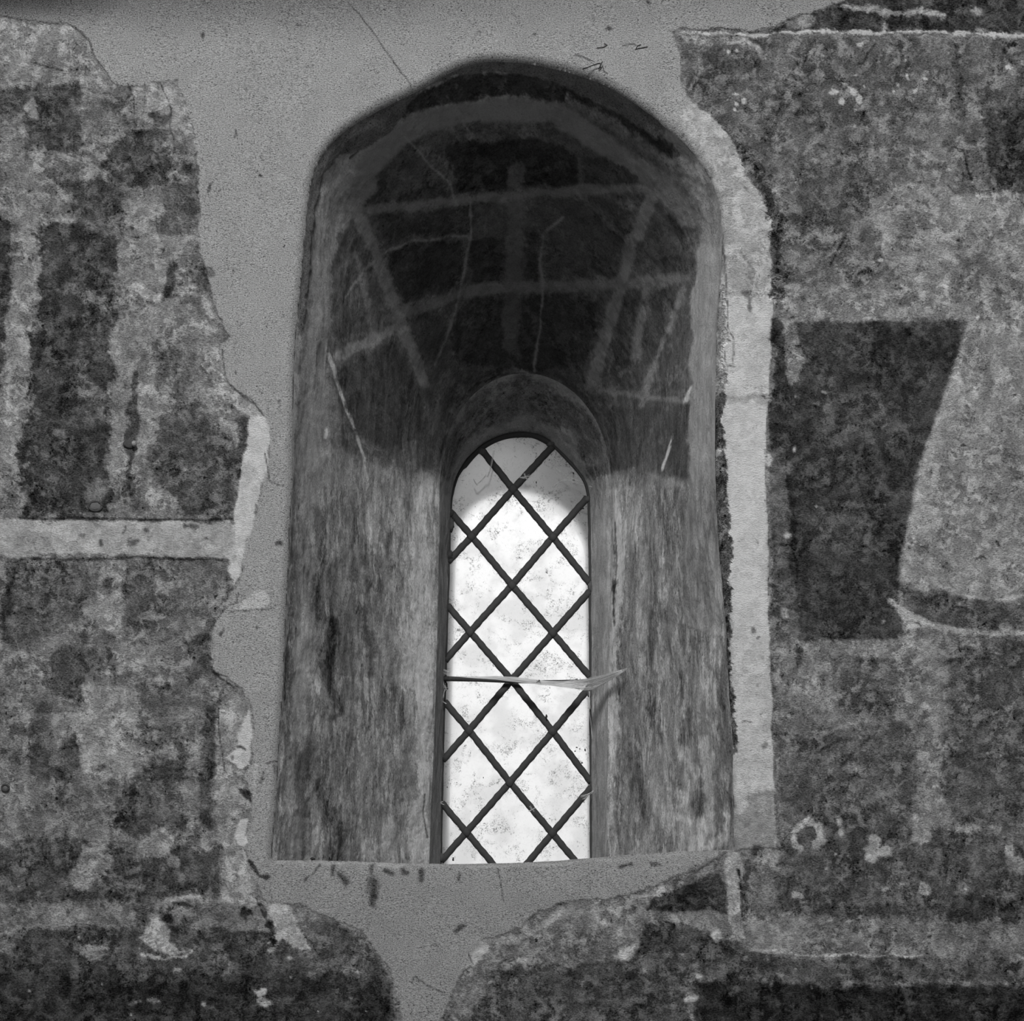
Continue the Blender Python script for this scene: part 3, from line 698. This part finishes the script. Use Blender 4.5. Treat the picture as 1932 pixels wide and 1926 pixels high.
p([(715,400),(800,392),(892,380),(896,420),(880,440),(790,440),(735,452),(716,430)], 67, flake=8)
p([(990,384),(1060,378),(1195,374),(1180,440),(1168,522),(1034,530),(1030,440)], 75, flake=12)
p([(730,476),(790,452),(872,456),(868,520),(840,556),(765,572),(742,530)], 59, flake=9)
p([(886,456),(950,450),(948,534),(890,534)], 63, flake=8)
p([(990,440),(1014,440),(1016,524),(990,524)], 65, flake=7)
p([(856,584),(900,562),(1000,556),(1140,560),(1118,640),(1100,690),(985,700),(862,688),(848,640)], 63, flake=12)
p([(765,590),(840,580),(836,640),(822,690),(800,690)], 71, flake=8)
p([(636,440),(666,410),(700,500),(735,600),(690,625),(640,640),(622,560)], 79, flake=8)
p([(1240,400),(1290,440),(1290,520),(1200,520),(1215,450)], 79, flake=8)
p([(1180,545),(1208,545),(1192,680),(1150,720),(1160,620)], 73, flake=7)
p([(1238,545),(1290,545),(1262,640),(1240,690),(1210,690)], 75, flake=6)
for P, w, t in (([(672,392),(706,470),(738,560),(772,650),(800,720)],20,112),([(1232,372),(1190,465),(1165,560),(1130,670),(1118,720)],24,112),
                ([(974,320),(972,450),(966,560),(962,650)],30,88),([(700,398),(800,384),(980,366),(1240,356)],17,104),
                ([(740,600),(800,574),(870,552),(960,541),(1080,541),(1290,526)],22,104),([(640,672),(700,645),(745,618)],20,116),
                ([(672,480),(700,600),(712,700),(730,760)],9,104),([(1224,530),(1212,600),(1200,670)],17,112),
                ([(1290,548),(1262,620),(1235,690),(1205,780),(1190,860)],11,120),([(1130,736),(1200,748),(1290,758)],10,112),
                ([(1228,900),(1262,912),(1295,922)],13,126)):
    s(P, w, t + 5, soft=4.5, warp=.5, flake=6, a=.6, op=.85)
for P, w in (([(652,560),(690,506),(720,480),(780,452),(850,444),(890,444)],4.5),([(884,380),(890,440),(872,520),(858,590),(840,640),(824,690)],6),([(1060,415),(1024,442),(1018,500),(1026,532),(1018,600),(1008,700)],5.5),([(745,240),(800,300),(845,345),(860,385)],7)):
    s(P, w * .8, 122, soft=2.5, warp=.6, flake=2.5, a=.6, op=.85)
for P, w, t in (([(622,668),(645,740),(668,800),(690,870)],6,158),([(1303,730),(1280,795),(1262,850),(1250,885)],6.5,178),([(617,640),(612,760),(606,805)],2.5,150),([(565,800),(560,860)],0,140),([(685,860),(700,930),(712,980)],3,150),([(752,905),(756,990)],2,150),([(700,940),(722,1000)],8,130)):
    if w: s(P, w, t, soft=1.6, warp=.2, flake=1.2)
bl(614,816,5,11,190, soft=1.2, flake=1, warp=.1)
p([(640,700),(740,640),(790,730),(800,820),(740,850),(672,820)], 66, soft=6, flake=7)
p([(1150,770),(1235,770),(1205,880),(1160,900)], 72, soft=6, flake=7)
p([(1262,765),(1300,765),(1300,900),(1262,900),(1268,840)], 76, soft=4, flake=6)
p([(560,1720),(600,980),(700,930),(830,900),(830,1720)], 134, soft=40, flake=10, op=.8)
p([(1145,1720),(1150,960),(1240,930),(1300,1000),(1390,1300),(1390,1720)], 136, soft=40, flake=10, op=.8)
# plain strips next to the arrises
p([(550,1620),(552,1300),(556,1000),(565,760),(572,600),(586,440),(618,400),(616,640),(611,800),(606,980),(592,1150),(582,1400),(570,1640)], 120, soft=4, flake=4, a=.6)
p([(1304,560),(1320,460),(1362,470),(1352,700),(1356,1000),(1368,1200),(1340,1200),(1290,1180),(1292,1000),(1303,880),(1302,700)], 138, soft=3, flake=3, a=.6)
p([(540,1640),(560,1200),(572,900),(578,640),(600,400),(590,400),(566,640),(556,900),(546,1200),(525,1640)], 92, soft=2, flake=4, op=.5)
# lower jambs: window light beside the glass painted in as paler tone
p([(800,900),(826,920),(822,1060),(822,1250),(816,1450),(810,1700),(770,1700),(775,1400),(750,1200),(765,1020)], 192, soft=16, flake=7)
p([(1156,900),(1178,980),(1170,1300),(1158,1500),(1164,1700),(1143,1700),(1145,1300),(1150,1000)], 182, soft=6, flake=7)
for P, w, t in (([(600,960),(606,1060),(600,1160)],13,74),([(688,1030),(690,1120),(684,1200)],9,84),([(630,1170),(612,1250),(622,1300),(640,1340)],22,80),([(690,1150),(700,1230),(702,1270)],16,82),([(572,1400),(575,1470),(570,1530)],24,78),([(745,1300),(758,1340),(752,1380)],14,84),([(560,1340),(566,1440)],8,84),([(602,1480),(640,1560),(640,1620)],16,88),([(735,1010),(740,1090)],12,88),
                ([(720,980),(728,1080),(720,1180),(722,1250)],5,146),([(772,980),(800,1080),(812,1160)],6,160),([(660,1040),(690,1140),(700,1180)],9,132),([(570,1250),(600,1290),(630,1340)],9,130),([(672,1370),(680,1410),(688,1440)],7,156),([(620,1460),(640,1510)],8,146),([(685,1555),(700,1620)],18,148),([(728,1560),(730,1600)],14,150),([(745,1550),(770,1620)],10,138),([(604,1540),(600,1570)],8,140),([(770,1300),(780,1500)],20,128),
                ([(1300,1340),(1290,1400)],18,80),([(1322,1480),(1312,1530)],24,84),([(1250,1080),(1240,1160),(1225,1250)],20,96),([(1270,1000),(1262,1080)],14,96),([(1190,1400),(1188,1450)],6,76),([(1200,1480),(1230,1560),(1260,1600)],30,98),([(1355,1230),(1362,1330)],12,92),([(1225,1300),(1240,1400)],20,100),
                ([(1330,1400),(1340,1480),(1330,1560),(1310,1620)],20,164),([(1285,1500),(1282,1540),(1300,1550)],14,160),([(1283,1410),(1285,1430)],5,178),([(1200,1000),(1212,1100),(1205,1200)],9,148),([(1180,1530),(1165,1560)],9,150),([(1184,1440),(1180,1500)],6,146),([(1240,1240),(1246,1290)],8,140),([(1300,1100),(1320,1200),(1330,1300)],18,134),([(1370,1540),(1360,1580),(1335,1600)],12,176),([(1210,1590),(1200,1602)],9,156),([(1225,1380),(1226,1400)],7,150),([(1160,1020),(1158,1100),(1161,1150)],2.4,60)):
    s(P, w, t + 8, soft=5, warp=.8, flake=7, op=.85)
for P in ([(1162,985),(1163,1060),(1158,1130),(1160,1180)],[(541,1240),(540,1330)],[(798,1500),(800,1540),(806,1580)],[(862,770),(880,742),(905,722)],[(760,1300),(762,1360)],[(900,725),(940,708),(990,705)],[(660,300),(690,272),(740,245)]):
    ck(P, 2.5, 50)
_st = fbm(F.U * 1.0, F.V * .16, 26, 301, 4, .7) * sm(F.V, 860, 1000)
F.T += _st * 27
_st = fbm(F.U, F.V * .45, 110, 311, 3, .6) * sm(F.V, 860, 1000)
F.T += _st * 12
F.A *= 1 - .48 * sm(F.V, 960, 860)
# render wraps round the arris of the arch
BAND = [(560,640),(556,500),(570,340),(640,220),(800,130),(930,90),(1100,110),(1240,190),(1262,240),(1240,262),(1180,228),(1130,200),(1090,178),(1050,158),(1000,142),(930,136),(860,142),(800,166),(776,190),(760,218),(740,244),(700,272),(665,290),(640,296),(612,330),(594,390),(584,480),(574,600)]
F.poly(BAND, 88, soft=3, warp=.4, flake=5, h=.003, a=.6, r=.45)
kj = np.minimum(1, np.maximum(0, 1 - np.repeat(np.zeros(1), 1)))
# displacement along the surface normal (towards the opening)
base = co.reshape(n_t, NS, 3)
tu = np.gradient(base, axis=0); tv = np.gradient(base, axis=1)
nn = np.cross(tu, tv); nn /= np.linalg.norm(nn, axis=2, keepdims=True) + 1e-12
chk = (cen - base); sgn = np.sign((nn * chk).sum(2).mean()); nn *= sgn
arc = np.r_[0, np.cumsum(np.linalg.norm(np.diff(A0, axis=0), axis=1))] / S
au = np.repeat(arc, NS); av = np.tile(dep * 780, n_t)
lump = fbm(au, av, 170, 101, 3) * .006 + fbm(au, av, 50, 111, 4, .6) * .0022 + fbm(au, av, 14, 121, 3, .7) * .0007
fade = sm(np.tile(tt, n_t), 0, .05) * sm(np.tile(tt, n_t), 1, .97)
co = co + nn.reshape(-1, 3) * ((lump + F.H) * fade)[:, None]
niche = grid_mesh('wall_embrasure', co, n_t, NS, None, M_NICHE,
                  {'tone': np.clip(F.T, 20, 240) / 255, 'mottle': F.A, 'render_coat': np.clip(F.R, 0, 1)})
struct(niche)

# ================================================================ 3. inner surround between embrasure and glass
def loft(name, Pa, da, Pb, db, ns, base_tone, mat, amp=.5, curve=1.0, paint=None):
    ka, kb = (D + da) / D, (D + db) / D
    A = np.c_[(Pa[:, 0] - CX) * S * ka, np.full(len(Pa), da), EYE + (HY - Pa[:, 1]) * S * ka]
    B = np.c_[(Pb[:, 0] - CX) * S * kb, np.full(len(Pb), db), EYE + (HY - Pb[:, 1]) * S * kb]
    t = np.linspace(0, 1, ns)
    c = A[:, None, :] * (1 - t[None, :, None]) + B[:, None, :] * t[None, :, None]
    # rounded shoulder: the surround turns in from the splay
    c[:, :, 1] = da + (db - da) * (t[None, :] ** curve)
    c = c.reshape(-1, 3)
    kk = D / (D + c[:, 1]); u = CX + c[:, 0] * kk / S; v = HY - (c[:, 2] - EYE) * kk / S
    f = Field(u, v, base_tone, amp)
    if paint: paint(f)
    arc_ = np.r_[0, np.cumsum(np.linalg.norm(np.diff(A, axis=0), axis=1))] / S
    au_ = np.repeat(arc_, ns); av_ = np.tile(t * 180, len(Pa))
    ed = np.tile(sm(t, 0, .1) * sm(t, 1, .9), len(Pa))
    c[:, 0] += fbm(au_, av_, 60, 140, 4) * .002 * ed; c[:, 2] += fbm(au_, av_, 60, 150, 4) * .002 * ed
    return grid_mesh(name, c, len(Pa), ns, None, mat, {'tone': np.clip(f.T, 20, 240) / 255, 'mottle': f.A, 'render_coat': f.R})
def paint_ring(f):
    f.stroke([(870,790),(920,775),(985,768),(1050,790),(1100,830)], 7, 150, flake=6, op=.8)
    f.poly([(820,900),(840,820),(880,755),(985,705),(1090,755),(1135,820),(1156,900),(1110,900),(1080,820),(985,772),(890,820),(850,900)], 96, soft=8, flake=10, op=.8, a=1.0)
    f.stroke([(1150,900),(1147,1100),(1144,1300),(1146,1600)], 9, 150, soft=4, flake=4)
    f.stroke([(826,950),(822,1100),(816,1300)], 6, 130, soft=4, flake=4)
ring = loft('trim_1', P1[::2], D1, P2[::2], D2, 60, 138, M_NICHE, .6, 1.0, paint_ring)
struct(ring)
outer = loft('wall_outside', P2[::3], D2 + .0, P3[::3], D3, 30, 176, M_NICHE, .4)
struct(outer)

# ================================================================ 4. sill shelf (level, hidden from below) up to the glass
zt = EYE + (HY - 1627) * S
xsill = np.linspace(495, 1392, 180)
rows = []
prof = [(0.004, 0.0), (0.012, .0), (.03, .001), (.2, .002), (.45, .003), (.7, .003), (.9, .003), (1.0, .003), (1.12, .003), (1.16, .003)]
co_s = []
ws = []
for x in xsill:
    zf = EYE + (HY - sill_row(x)) * S
    for (y, dz) in prof:
        t = min(1, y / .9)
        co_s.append(((x - CX) * S, y, zf * (1 - t) + zt * t + dz))
co_s = np.array(co_s)
# taper the shelf plan to follow the splay
t = np.clip(co_s[:, 1] / D1, 0, 1); xa = (co_s[:, 0] / S + CX - 508) / (1382 - 508)
wl = (508 - CX) * S * (1 - t) + (800 - CX) * S * k1 * t; wr = (1382 - CX) * S * (1 - t) + (1148 - CX) * S * k1 * t
co_s[:, 0] = wl + (wr - wl) * xa
co_s[:, 2] += fbm(co_s[:, 0] / S, co_s[:, 1] / S, 60, 77, 4) * .0012
# front lip drops behind the wall face
co_s = co_s.reshape(len(xsill), len(prof), 3)
lip = co_s[:, :1, :].copy(); lip[:, :, 2] -= .03; lip[:, :, 1] = .022
co_s[:, 0, 1] = .012; co_s[:, 0, 2] -= .001
co_s = np.concatenate([lip, co_s], 1).reshape(-1, 3)
nvs = len(co_s)
sill = grid_mesh('trim_2', co_s, len(xsill), len(prof) + 1, None, M_WALL,
                 {'tone': np.full(nvs, 150 / 255), 'mottle': np.full(nvs, .5), 'render_coat': np.full(nvs, 1.0)})
struct(sill)

# ================================================================ 5. leaded window
N = dict(C0=(968,923),C1=(966,1104),C2=(965,1283),C3=(962,1476),C4=(962,1668),
         L0=(890,1012),L1=(887,1192),L2=(885,1378),L3=(880,1570),L4=(877,1764),
         R0=(1043,1013),R1=(1043,1194),R2=(1043,1380),R3=(1042,1572),R4=(1042,1766),
         W0=(812,922),W1=(808,1100),W2=(806,1285),W3=(800,1475),W4=(798,1664),
         E0=(1121,924),E1=(1119,1108),E2=(1121,1286),E3=(1119,1481),E4=(1120,1666),
         A=(884,818),B=(1046,838),T=(966,760))
clipP = [tuple(q) for q in np.vstack([resample(P2, 60)])]
cc = np.mean(clipP, axis=0)
def hull(pts):
    pts = sorted(set((round(x, 2), round(y, 2)) for x, y in pts))
    def half(ps):
        h = []
        for q in ps:
            while len(h) > 1 and (h[-1][0]-h[-2][0])*(q[1]-h[-2][1]) - (h[-1][1]-h[-2][1])*(q[0]-h[-2][0]) <= 0: h.pop()
            h.append(q)
        return h
    a = half(pts); b = half(pts[::-1])
    return a[:-1] + b[:-1]
CLIP = hull([(x + (2.0 if x > cc[0] else -2.0), y - (2.0 if y < 930 else 0)) for x, y in clipP])
def clip(poly, K):
    out = list(poly)
    for i in range(len(K)):
        a, b = K[i], K[(i + 1) % len(K)]
        def sd2(q): return (b[0]-a[0])*(q[1]-a[1]) - (b[1]-a[1])*(q[0]-a[0])
        inp, out = out, []
        for j in range(len(inp)):
            c, d_ = inp[j], inp[(j + 1) % len(inp)]
            sc, sdd = sd2(c), sd2(d_)
            if sc >= 0: out.append(c)
            if (sc >= 0) != (sdd >= 0):
                t_ = sc / (sc - sdd); out.append((c[0] + (d_[0]-c[0]) * t_, c[1] + (d_[1]-c[1]) * t_))
        if not out: return []
    return out
win = empty('window_1', at(972, 1732, D2)); struct(win)
quads = ['C0 R0 C1 L0','L0 C1 L1 W1','R0 E1 R1 C1','C1 R1 C2 L1','L1 C2 L2 W2','R1 E2 R2 C2','C2 R2 C3 L2','L2 C3 L3 W3','R2 E3 R3 C3','C3 R3 C4 L3','L3 C4 L4 W4','R3 E4 R4 C4',
         'A C0 L0 W0','B E0 R0 C0','T B C0 A','W0 L0 W1','W1 L1 W2','W2 L2 W3','W3 L3 W4','E0 E1 R0','E1 E2 R1','E2 E3 R2','E3 E4 R3','C4 R4 L4','W4 L4 W4b','E4 R4 E4b']
N['W4b'] = (798, 1800); N['E4b'] = (1120, 1800)
DG = D2 - .012
for k, q in enumerate(quads):
    P = clip([N[a] for a in q.split()], CLIP)
    if len(P) < 3: continue
    # shoelace orientation and area
    ar = sum(P[i][0]*P[(i+1)%len(P)][1]-P[(i+1)%len(P)][0]*P[i][1] for i in range(len(P))) / 2
    if abs(ar) < 60: 
        continue
    bm = bmesh.new()
    tilt = (rng.random() - .5) * .002
    fr_ = [bm.verts.new(at(x, y, DG + tilt)) for x, y in P]
    bk_ = [bm.verts.new(v.co + Vector((0, .003, 0))) for v in fr_]
    bm.faces.new(fr_); fb = bm.faces.new(bk_[::-1]); fb.material_index = 1
    for i in range(len(fr_)):
        bm.faces.new((fr_[i], bk_[i], bk_[(i + 1) % len(fr_)], fr_[(i + 1) % len(fr_)])).material_index = 1
    obj('glass_pane', bm, M_GLASS, win, False).data.materials.append(M_CLEAR)
# lead cames: one strip per diagonal run
runs = [['A','C0','R0','E1'],['B','C0','L0','W1'],['W0','L0','C1','R1','E2'],['E0','R0','C1','L1','W2'],['W1','L1','C2','R2','E3'],['E1','R1','C2','L2','W3'],['W2','L2','C3','R3','E4'],['E2','R2','C3','L3','W4'],['W3','L3','C4','R4'],['E3','R3','C4','L4'],['W4','L4'],['E4','R4']]
def inclip(q, K):
    return all((K[(i+1)%len(K)][0]-K[i][0])*(q[1]-K[i][1]) - (K[(i+1)%len(K)][1]-K[i][1])*(q[0]-K[i][0]) >= 0 for i in range(len(K)))
for r_ in runs:
    pts = []
    P = [N[a] for a in r_]
    for a, b in zip(P[:-1], P[1:]):
        for i in range(24):
            t_ = i / 24; q = (a[0] + (b[0]-a[0]) * t_, a[1] + (b[1]-a[1]) * t_)
            if inclip(q, CLIP): pts.append(q)
    if inclip(P[-1], CLIP): pts.append(P[-1])
    if len(pts) < 3: continue
    bm = bmesh.new()
    rad = [(.0100 + .0006 * math.sin(i * 1.7) + .0004 * rng.random()) for i in range(len(pts))]
    tube(bm, [at(x + math.sin(i * .8) * .25, y, DG - .001) for i, (x, y) in enumerate(pts)], rad, 10, .55)
    obj('lead_came', bm, M_LEAD, win)
for k in ('C0','C1','C2','C3','C4','L0','L1','L2','L3','R0','R1','R2','R3'):
    bm = bmesh.new()
    c = Vector(at(*N[k], DG - .003))
    blobm(bm, c, .0135, hash(k) % 97 if False else sum(map(ord, k)), (1, .55, 1.1), 2, .12)
    obj('solder_joint', bm, M_LEAD, win)
# edge lead following the opening
bm = bmesh.new()
E = resample(P2, 300)
E[:, 0] += np.where(E[:, 0] < 972, -1.0, 1.0)
tube(bm, [at(x, y, DG) for x, y in E], [.0042 + .0012 * abs(math.sin(i * .37) * math.sin(i * .11)) + (.0035 if (E[i][1] < 880 and E[i][0] < 1040) else 0) for i in range(len(E))], 8, .9)
obj('edge_lead', bm, M_LEAD, win)
# lumps of old putty / rust at the left edge where cames meet the stone
for k, (x, y, r_, sx, sz) in enumerate([(851,968,.010,.9,1.2),(851,990,.011,.8,1.9),(846,1048,.015,1.0,1.1),(843,1075,.011,.7,2.2),(839,1150,.009,.8,1.5),(838,1232,.011,.8,1.6),(834,1262,.008,.8,1.5),(838,1296,.012,.9,1.5),(835,1330,.011,.8,1.5),(833,1424,.010,.8,1.6),(831,1618,.011,1,1.2),(1108,942,.009,1,1),(1114,1106,.010,.8,1.6),(1116,1280,.009,.8,1.3),(1113,1306,.012,.8,1.2),(1119,1330,.009,.7,2.4),(1119,1400,.009,.6,2.8),(1117,1476,.010,.7,2.0),(1120,1505,.010,.8,1.7),(1038,838,.010,1.1,.8),(911,852,.010,1.2,.9)]):
    bm = bmesh.new()
    blobm(bm, Vector(at(x, y, DG - .002)), r_, 31 + k, (sx, .7, sz), 3, .16)
    obj('putty_lump', bm, M_PUTTY if k not in (0, 2, 5, 7, 8) else M_LEAD, win)
# iron saddle bar across the window
bm = bmesh.new()
pts = [(828,1280),(850,1280.5),(900,1282),(960,1285),(1010,1286.5),(1060,1285.5),(1122,1284)]
tube(bm, [at(x, y, DG - .022) for x, y in pts], [.0078,.007,.006,.0052,.0048,.0045,.0045], 10)
obj('saddle_bar', bm, M_IRON, win)['label'] = 'rusty iron bar across the glass'

# ================================================================ 6. cobwebs
def strand_set(bm, a, b, d, n, sag, spread, r=.00035, seed=0):
    rr = random.Random(seed)
    for i in range(n):
        ax, ay = a[0] + rr.uniform(-spread, spread), a[1] + rr.uniform(-spread, spread)
        bx, by = b[0] + rr.uniform(-spread, spread), b[1] + rr.uniform(-spread, spread)
        sg = sag * rr.uniform(.4, 1.2)
        pts = [at(ax + (bx-ax)*t, ay + (by-ay)*t + sg*math.sin(math.pi*t), d - .01*rr.random()) for t in [k/8 for k in range(9)]]
        tube(bm, pts, r, 4)
# dusty sheet web slung along the bar to the right jamb
top = [(868,1276),(900,1276.5),(940,1275),(975,1277),(1005,1281),(1045,1286),(1085,1283),(1120,1277),(1150,1270),(1182,1260)]
bt = [(868,1277),(900,1280),(940,1282),(975,1287),(1005,1290),(1045,1294),(1085,1299),(1112,1304),(1140,1291),(1184,1262)]
ta, ba = resample(smooth(top), 60), resample(smooth(bt), 60)
co_w = []
for i in range(60):
    for j in range(9):
        f_ = j / 8
        x = ta[i][0] * (1-f_) + ba[i][0] * f_; y = ta[i][1] * (1-f_) + ba[i][1] * f_
        dd_ = DG - .045 - .03 * math.sin(math.pi * i / 59) - .02 * f_ - (.36 * max(0, (i - 38) / 21) ** 1.4)
        co_w.append(at(x, y + math.sin(i * .9 + j) * .3, dd_))
cob = empty('cobweb', at(1184, 1262, DG - .2))
sh = grid_mesh('web_sheet', np.array(co_w), 60, 9, None, M_WEB); sh.parent = cob; sh.location = -Vector(cob.location)
bm = bmesh.new()
for k in range(16):
    rr = random.Random(k); j = rr.random()
    pts = []
    for i in range(0, 60, 3):
        f_ = min(1, max(0, j + .05 * math.sin(i * .3 + k)))
        x = ta[i][0] * (1-f_) + ba[i][0] * f_; y = ta[i][1] * (1-f_) + ba[i][1] * f_
        pts.append(at(x, y, DG - .048 - .03 * math.sin(math.pi * i / 59) - .02 * f_ - (.36 * max(0, (i - 38) / 21) ** 1.4)))
    tube(bm, pts, .0005, 4)
obj('web_strands', bm, M_SILK, cob)
tag(cob, 'dusty white sheet cobweb slung along the iron bar across the window to the right jamb', 'cobweb')
def web(label, sets, group='small cobwebs around the window edge'):
    bm = bmesh.new()
    for k, (a, b, n, sag, sp) in enumerate(sets): strand_set(bm, a, b, DG - .03, n, sag, sp, .00042, k + len(label))
    o = obj('cobweb', bm, M_SILK); tag(o, label, 'cobweb', group); return o
web('thin cobweb strands left of the window at the iron bar end', [((822,1254),(848,1268),9,3,1.5),((824,1262),(846,1272),4,2,1.5)])
web('wispy cobweb in the lower left edge, just below the iron bar', [((838,1288),(846,1300),7,4,4),((840,1300),(836,1318),5,-4,2),((821,1312),(842,1328),4,1,1)])
web('looped cobweb strands hanging at the right edge below the sheet web', [((1112,1304),(1113,1338),4,3,1),((1120,1312),(1118,1350),5,8,2),((1112,1345),(1118,1395),3,-4,2)])
web('faint cobweb across the top right pane of the window', [((1050,888),(1100,912),6,4,4),((1090,900),(1080,885),3,2,1),((1045,918),(1075,905),4,-4,3)])
web('little cobweb on the upper lead strip of the window', [((982,900),(1000,896),6,2,3),((988,894),(996,906),4,2,2)])
web('curved cobweb thread in the upper left pane of the window', [((932,850),(920,900),3,6,1.5),((893,904),(900,914),4,1,2),((900,914),(916,896),4,1,2)])
web('short cobweb threads on the plaster right of the window head', [((1112,917),(1132,920),3,1,.8),((1124,934),(1133,952),3,1,.8)])
web('cobweb threads in the lower right corner of the glass', [((1095,1502),(1120,1492),5,3,2),((1100,1508),(1112,1498),4,2,2)])
web('cobweb threads on the lowest right diagonal lead strip', [((998,1530),(1010,1524),5,1,1.5),((1000,1520),(1008,1530),3,1,1.5)])
web('cobweb threads at the lower left edge near the sill', [((822,1508),(838,1518),4,1,1),((824,1515),(836,1512),3,1,1)])

# ================================================================ 7. small things
# insect caught on the sheet web
bm = bmesh.new()
blobm(bm, Vector(at(1016, 1287, DG - .085)), .0030, 3, (1, 1, 1.1), 2, .2); blobm(bm, Vector(at(1017, 1283.5, DG - .085)), .0018, 4)
ins_o = empty('dead_insect', at(1016, 1287, DG - .085))
obj('body', bm, M_DARK, ins_o)
for k in range(6):
    bm = bmesh.new(); a_ = -0.9 + 0.9 * (k % 3); sx = -1 if k < 3 else 1
    c = at(1016, 1287, DG - .085); e = at(1016 + sx * 4, 1287 + a_ * 3, DG - .09)
    mid = at(1016 + sx * 2.5, 1286 + a_ * 2 - 1, DG - .092)
    tube(bm, [c, mid, e], .0004, 5); obj('leg', bm, M_DARK, ins_o)
tag(ins_o, 'small dark dead insect caught on the sheet cobweb', 'insect')
specks = [(1082,892,.003,'topmost dark speck on the top right pane near its edge'),(1082,906,.0028,'dark crumb lowest of the pair on the top right pane'),(1012,900 + 10,.0022,'tiny dark bristle on the top right pane beside the centre lead'),
          (1099,929 + 30,.0035,'dark crumb under the upper right diagonal lead'),(1031,1352,.0042,'dark lump on the lead strip right of centre below the iron bar'),
          (1088,1282,.003,'dark crumb on the iron bar at its right end'),(855,1621,.0038,'dark chip at the lower left corner of the glass'),
          (1088,1410,.0022,'leftmost pellet of the cluster on the right edge pane'),(1104,1415,.0026,'rightmost pellet of the cluster on the right edge pane'),
          (1085,1417,.0022,'lower pellet of the cluster on the right edge pane'),(1094,1413,.0018,'middle pellet of the cluster on the right edge pane'),
          (1098,1439,.0024,'dark pellet beside the diagonal lead below the pellet cluster'),(912,1467,.0016,'lone dark dot on the clean pane left of centre'),(844,1485,.0016,'lone dark dot near the left edge of the glass')]
for k, (x, y, r_, lab) in enumerate(specks):
    bm = bmesh.new(); blobm(bm, Vector(at(x, y, DG - .012)), r_, 200 + k, (1.3 if k % 2 else .7, .6, .8 if k % 2 else 1.5), 2, .3)
    tag(obj('debris_speck', bm, M_DARK), lab, 'debris', 'specks of debris on the window')
bm = bmesh.new(); blobm(bm, Vector(at(590, 1620, .012)), .0042, 12, (1.3, .8, .8), 2, .3)
tag(obj('debris_speck', bm, M_DARK), 'small dark crumb lying on the sill edge near its left end', 'debris')
# twig stuck to the render above the arch
tw = empty('twig', at(1100, 130, 0))
bm = bmesh.new(); tube(bm, [at(1099,130.5,-.006), at(1108,127.5,-.009), at(1120,122.5,-.012), at(1130,119.5,-.012), at(1134,120.5,-.01)], [.0016,.0013,.0012,.0015,.0012], 7); obj('stem', bm, M_TWIG, tw)
bm = bmesh.new(); tube(bm, [at(1136.5,116,-.012), at(1134,121,-.011), at(1132,127,-.008), at(1129,131,-.005)], [.0009,.0015,.0017,.0008], 7); obj('side_stem', bm, M_TWIG, tw)
bm = bmesh.new(); tube(bm, [at(1085,102,-.005), at(1100,106,-.005), at(1110,111,-.005), at(1122,117,-.008)], .0006, 5); tube(bm, [at(1137,122,-.006), at(1139,133,-.005), at(1147,139,-.005)], .0006, 5); obj('fibre', bm, M_TWIG, tw)
tag(tw, 'small dark broken twig hanging on the plaster just above the arch', 'twig')
for lab, sets in (('short dark fibre on the render above the twig, right of it', [[(1198,93),(1206,91),(1222,88)],[(1200,91),(1203,86),(1209,84)]]),
                  ('hair-thin dark fibre bent like a hook above the arch apex right', [[(1126,90),(1138,89),(1146,85),(1140,82)]])):
    bm = bmesh.new()
    for P in sets: tube(bm, [at(x, y, -.005) for x, y in P], .0008, 5)
    tag(obj('fibre_wisp', bm, M_TWIG), lab, 'fibre')
# metal bolt on the left wall
def ringm(bm, x, y, d, R, r_, sq=1.0):
    c = Vector(at(x, y, d)); n = 20
    pts = [c + Vector((math.cos(a) * R, 0, math.sin(a) * R * sq)) for a in [2*math.pi*k/n for k in range(n + 1)]]
    tube(bm, pts, r_, 6)
bo = empty('wall_bolt', at(249, 837, 0))
bm = bmesh.new(); blobm(bm, Vector(at(245, 837, -.002)), .0125, 5, (1.15, .18, .8), 3, .12); obj('washer', bm, M_IRON, bo)
bm = bmesh.new(); blobm(bm, Vector(at(253, 837, -.009)), .0062, 6, (1, .9, 1.1), 3, .15); obj('bolt_head', bm, M_BOLT, bo)['label'] = 'bright metal bolt head'
tag(bo, 'small metal bolt with dark washer set in the painted plaster on the left', 'bolt')
bo = empty('wall_plug', at(180, 955, 0))
bm = bmesh.new(); ringm(bm, 180, 955, -.002, .0150, .0026, .72); obj('rim', bm, M_IRON, bo)['label'] = 'dark ring around the plug'
bm = bmesh.new(); blobm(bm, Vector(at(180, 955.5, -.002)), .0125, 8, (1.05, .25, .75), 3, .12); obj('plug', bm, M_PLUG, bo)
tag(bo, 'round plugged hole with dark rim low on the dark painted panel at left', 'plug')
bo = empty('wall_plug', at(10, 1486, 0))
bm = bmesh.new(); ringm(bm, 10, 1486, -.002, .008, .0024, .9); obj('rim', bm, M_IRON, bo)
bm = bmesh.new(); blobm(bm, Vector(at(10, 1487, -.001)), .0065, 9, (1, .5, 1), 2, .08); obj('plug', bm, M_PLUG, bo)
tag(bo, 'tiny plugged hole at the far left edge of the wall', 'plug')
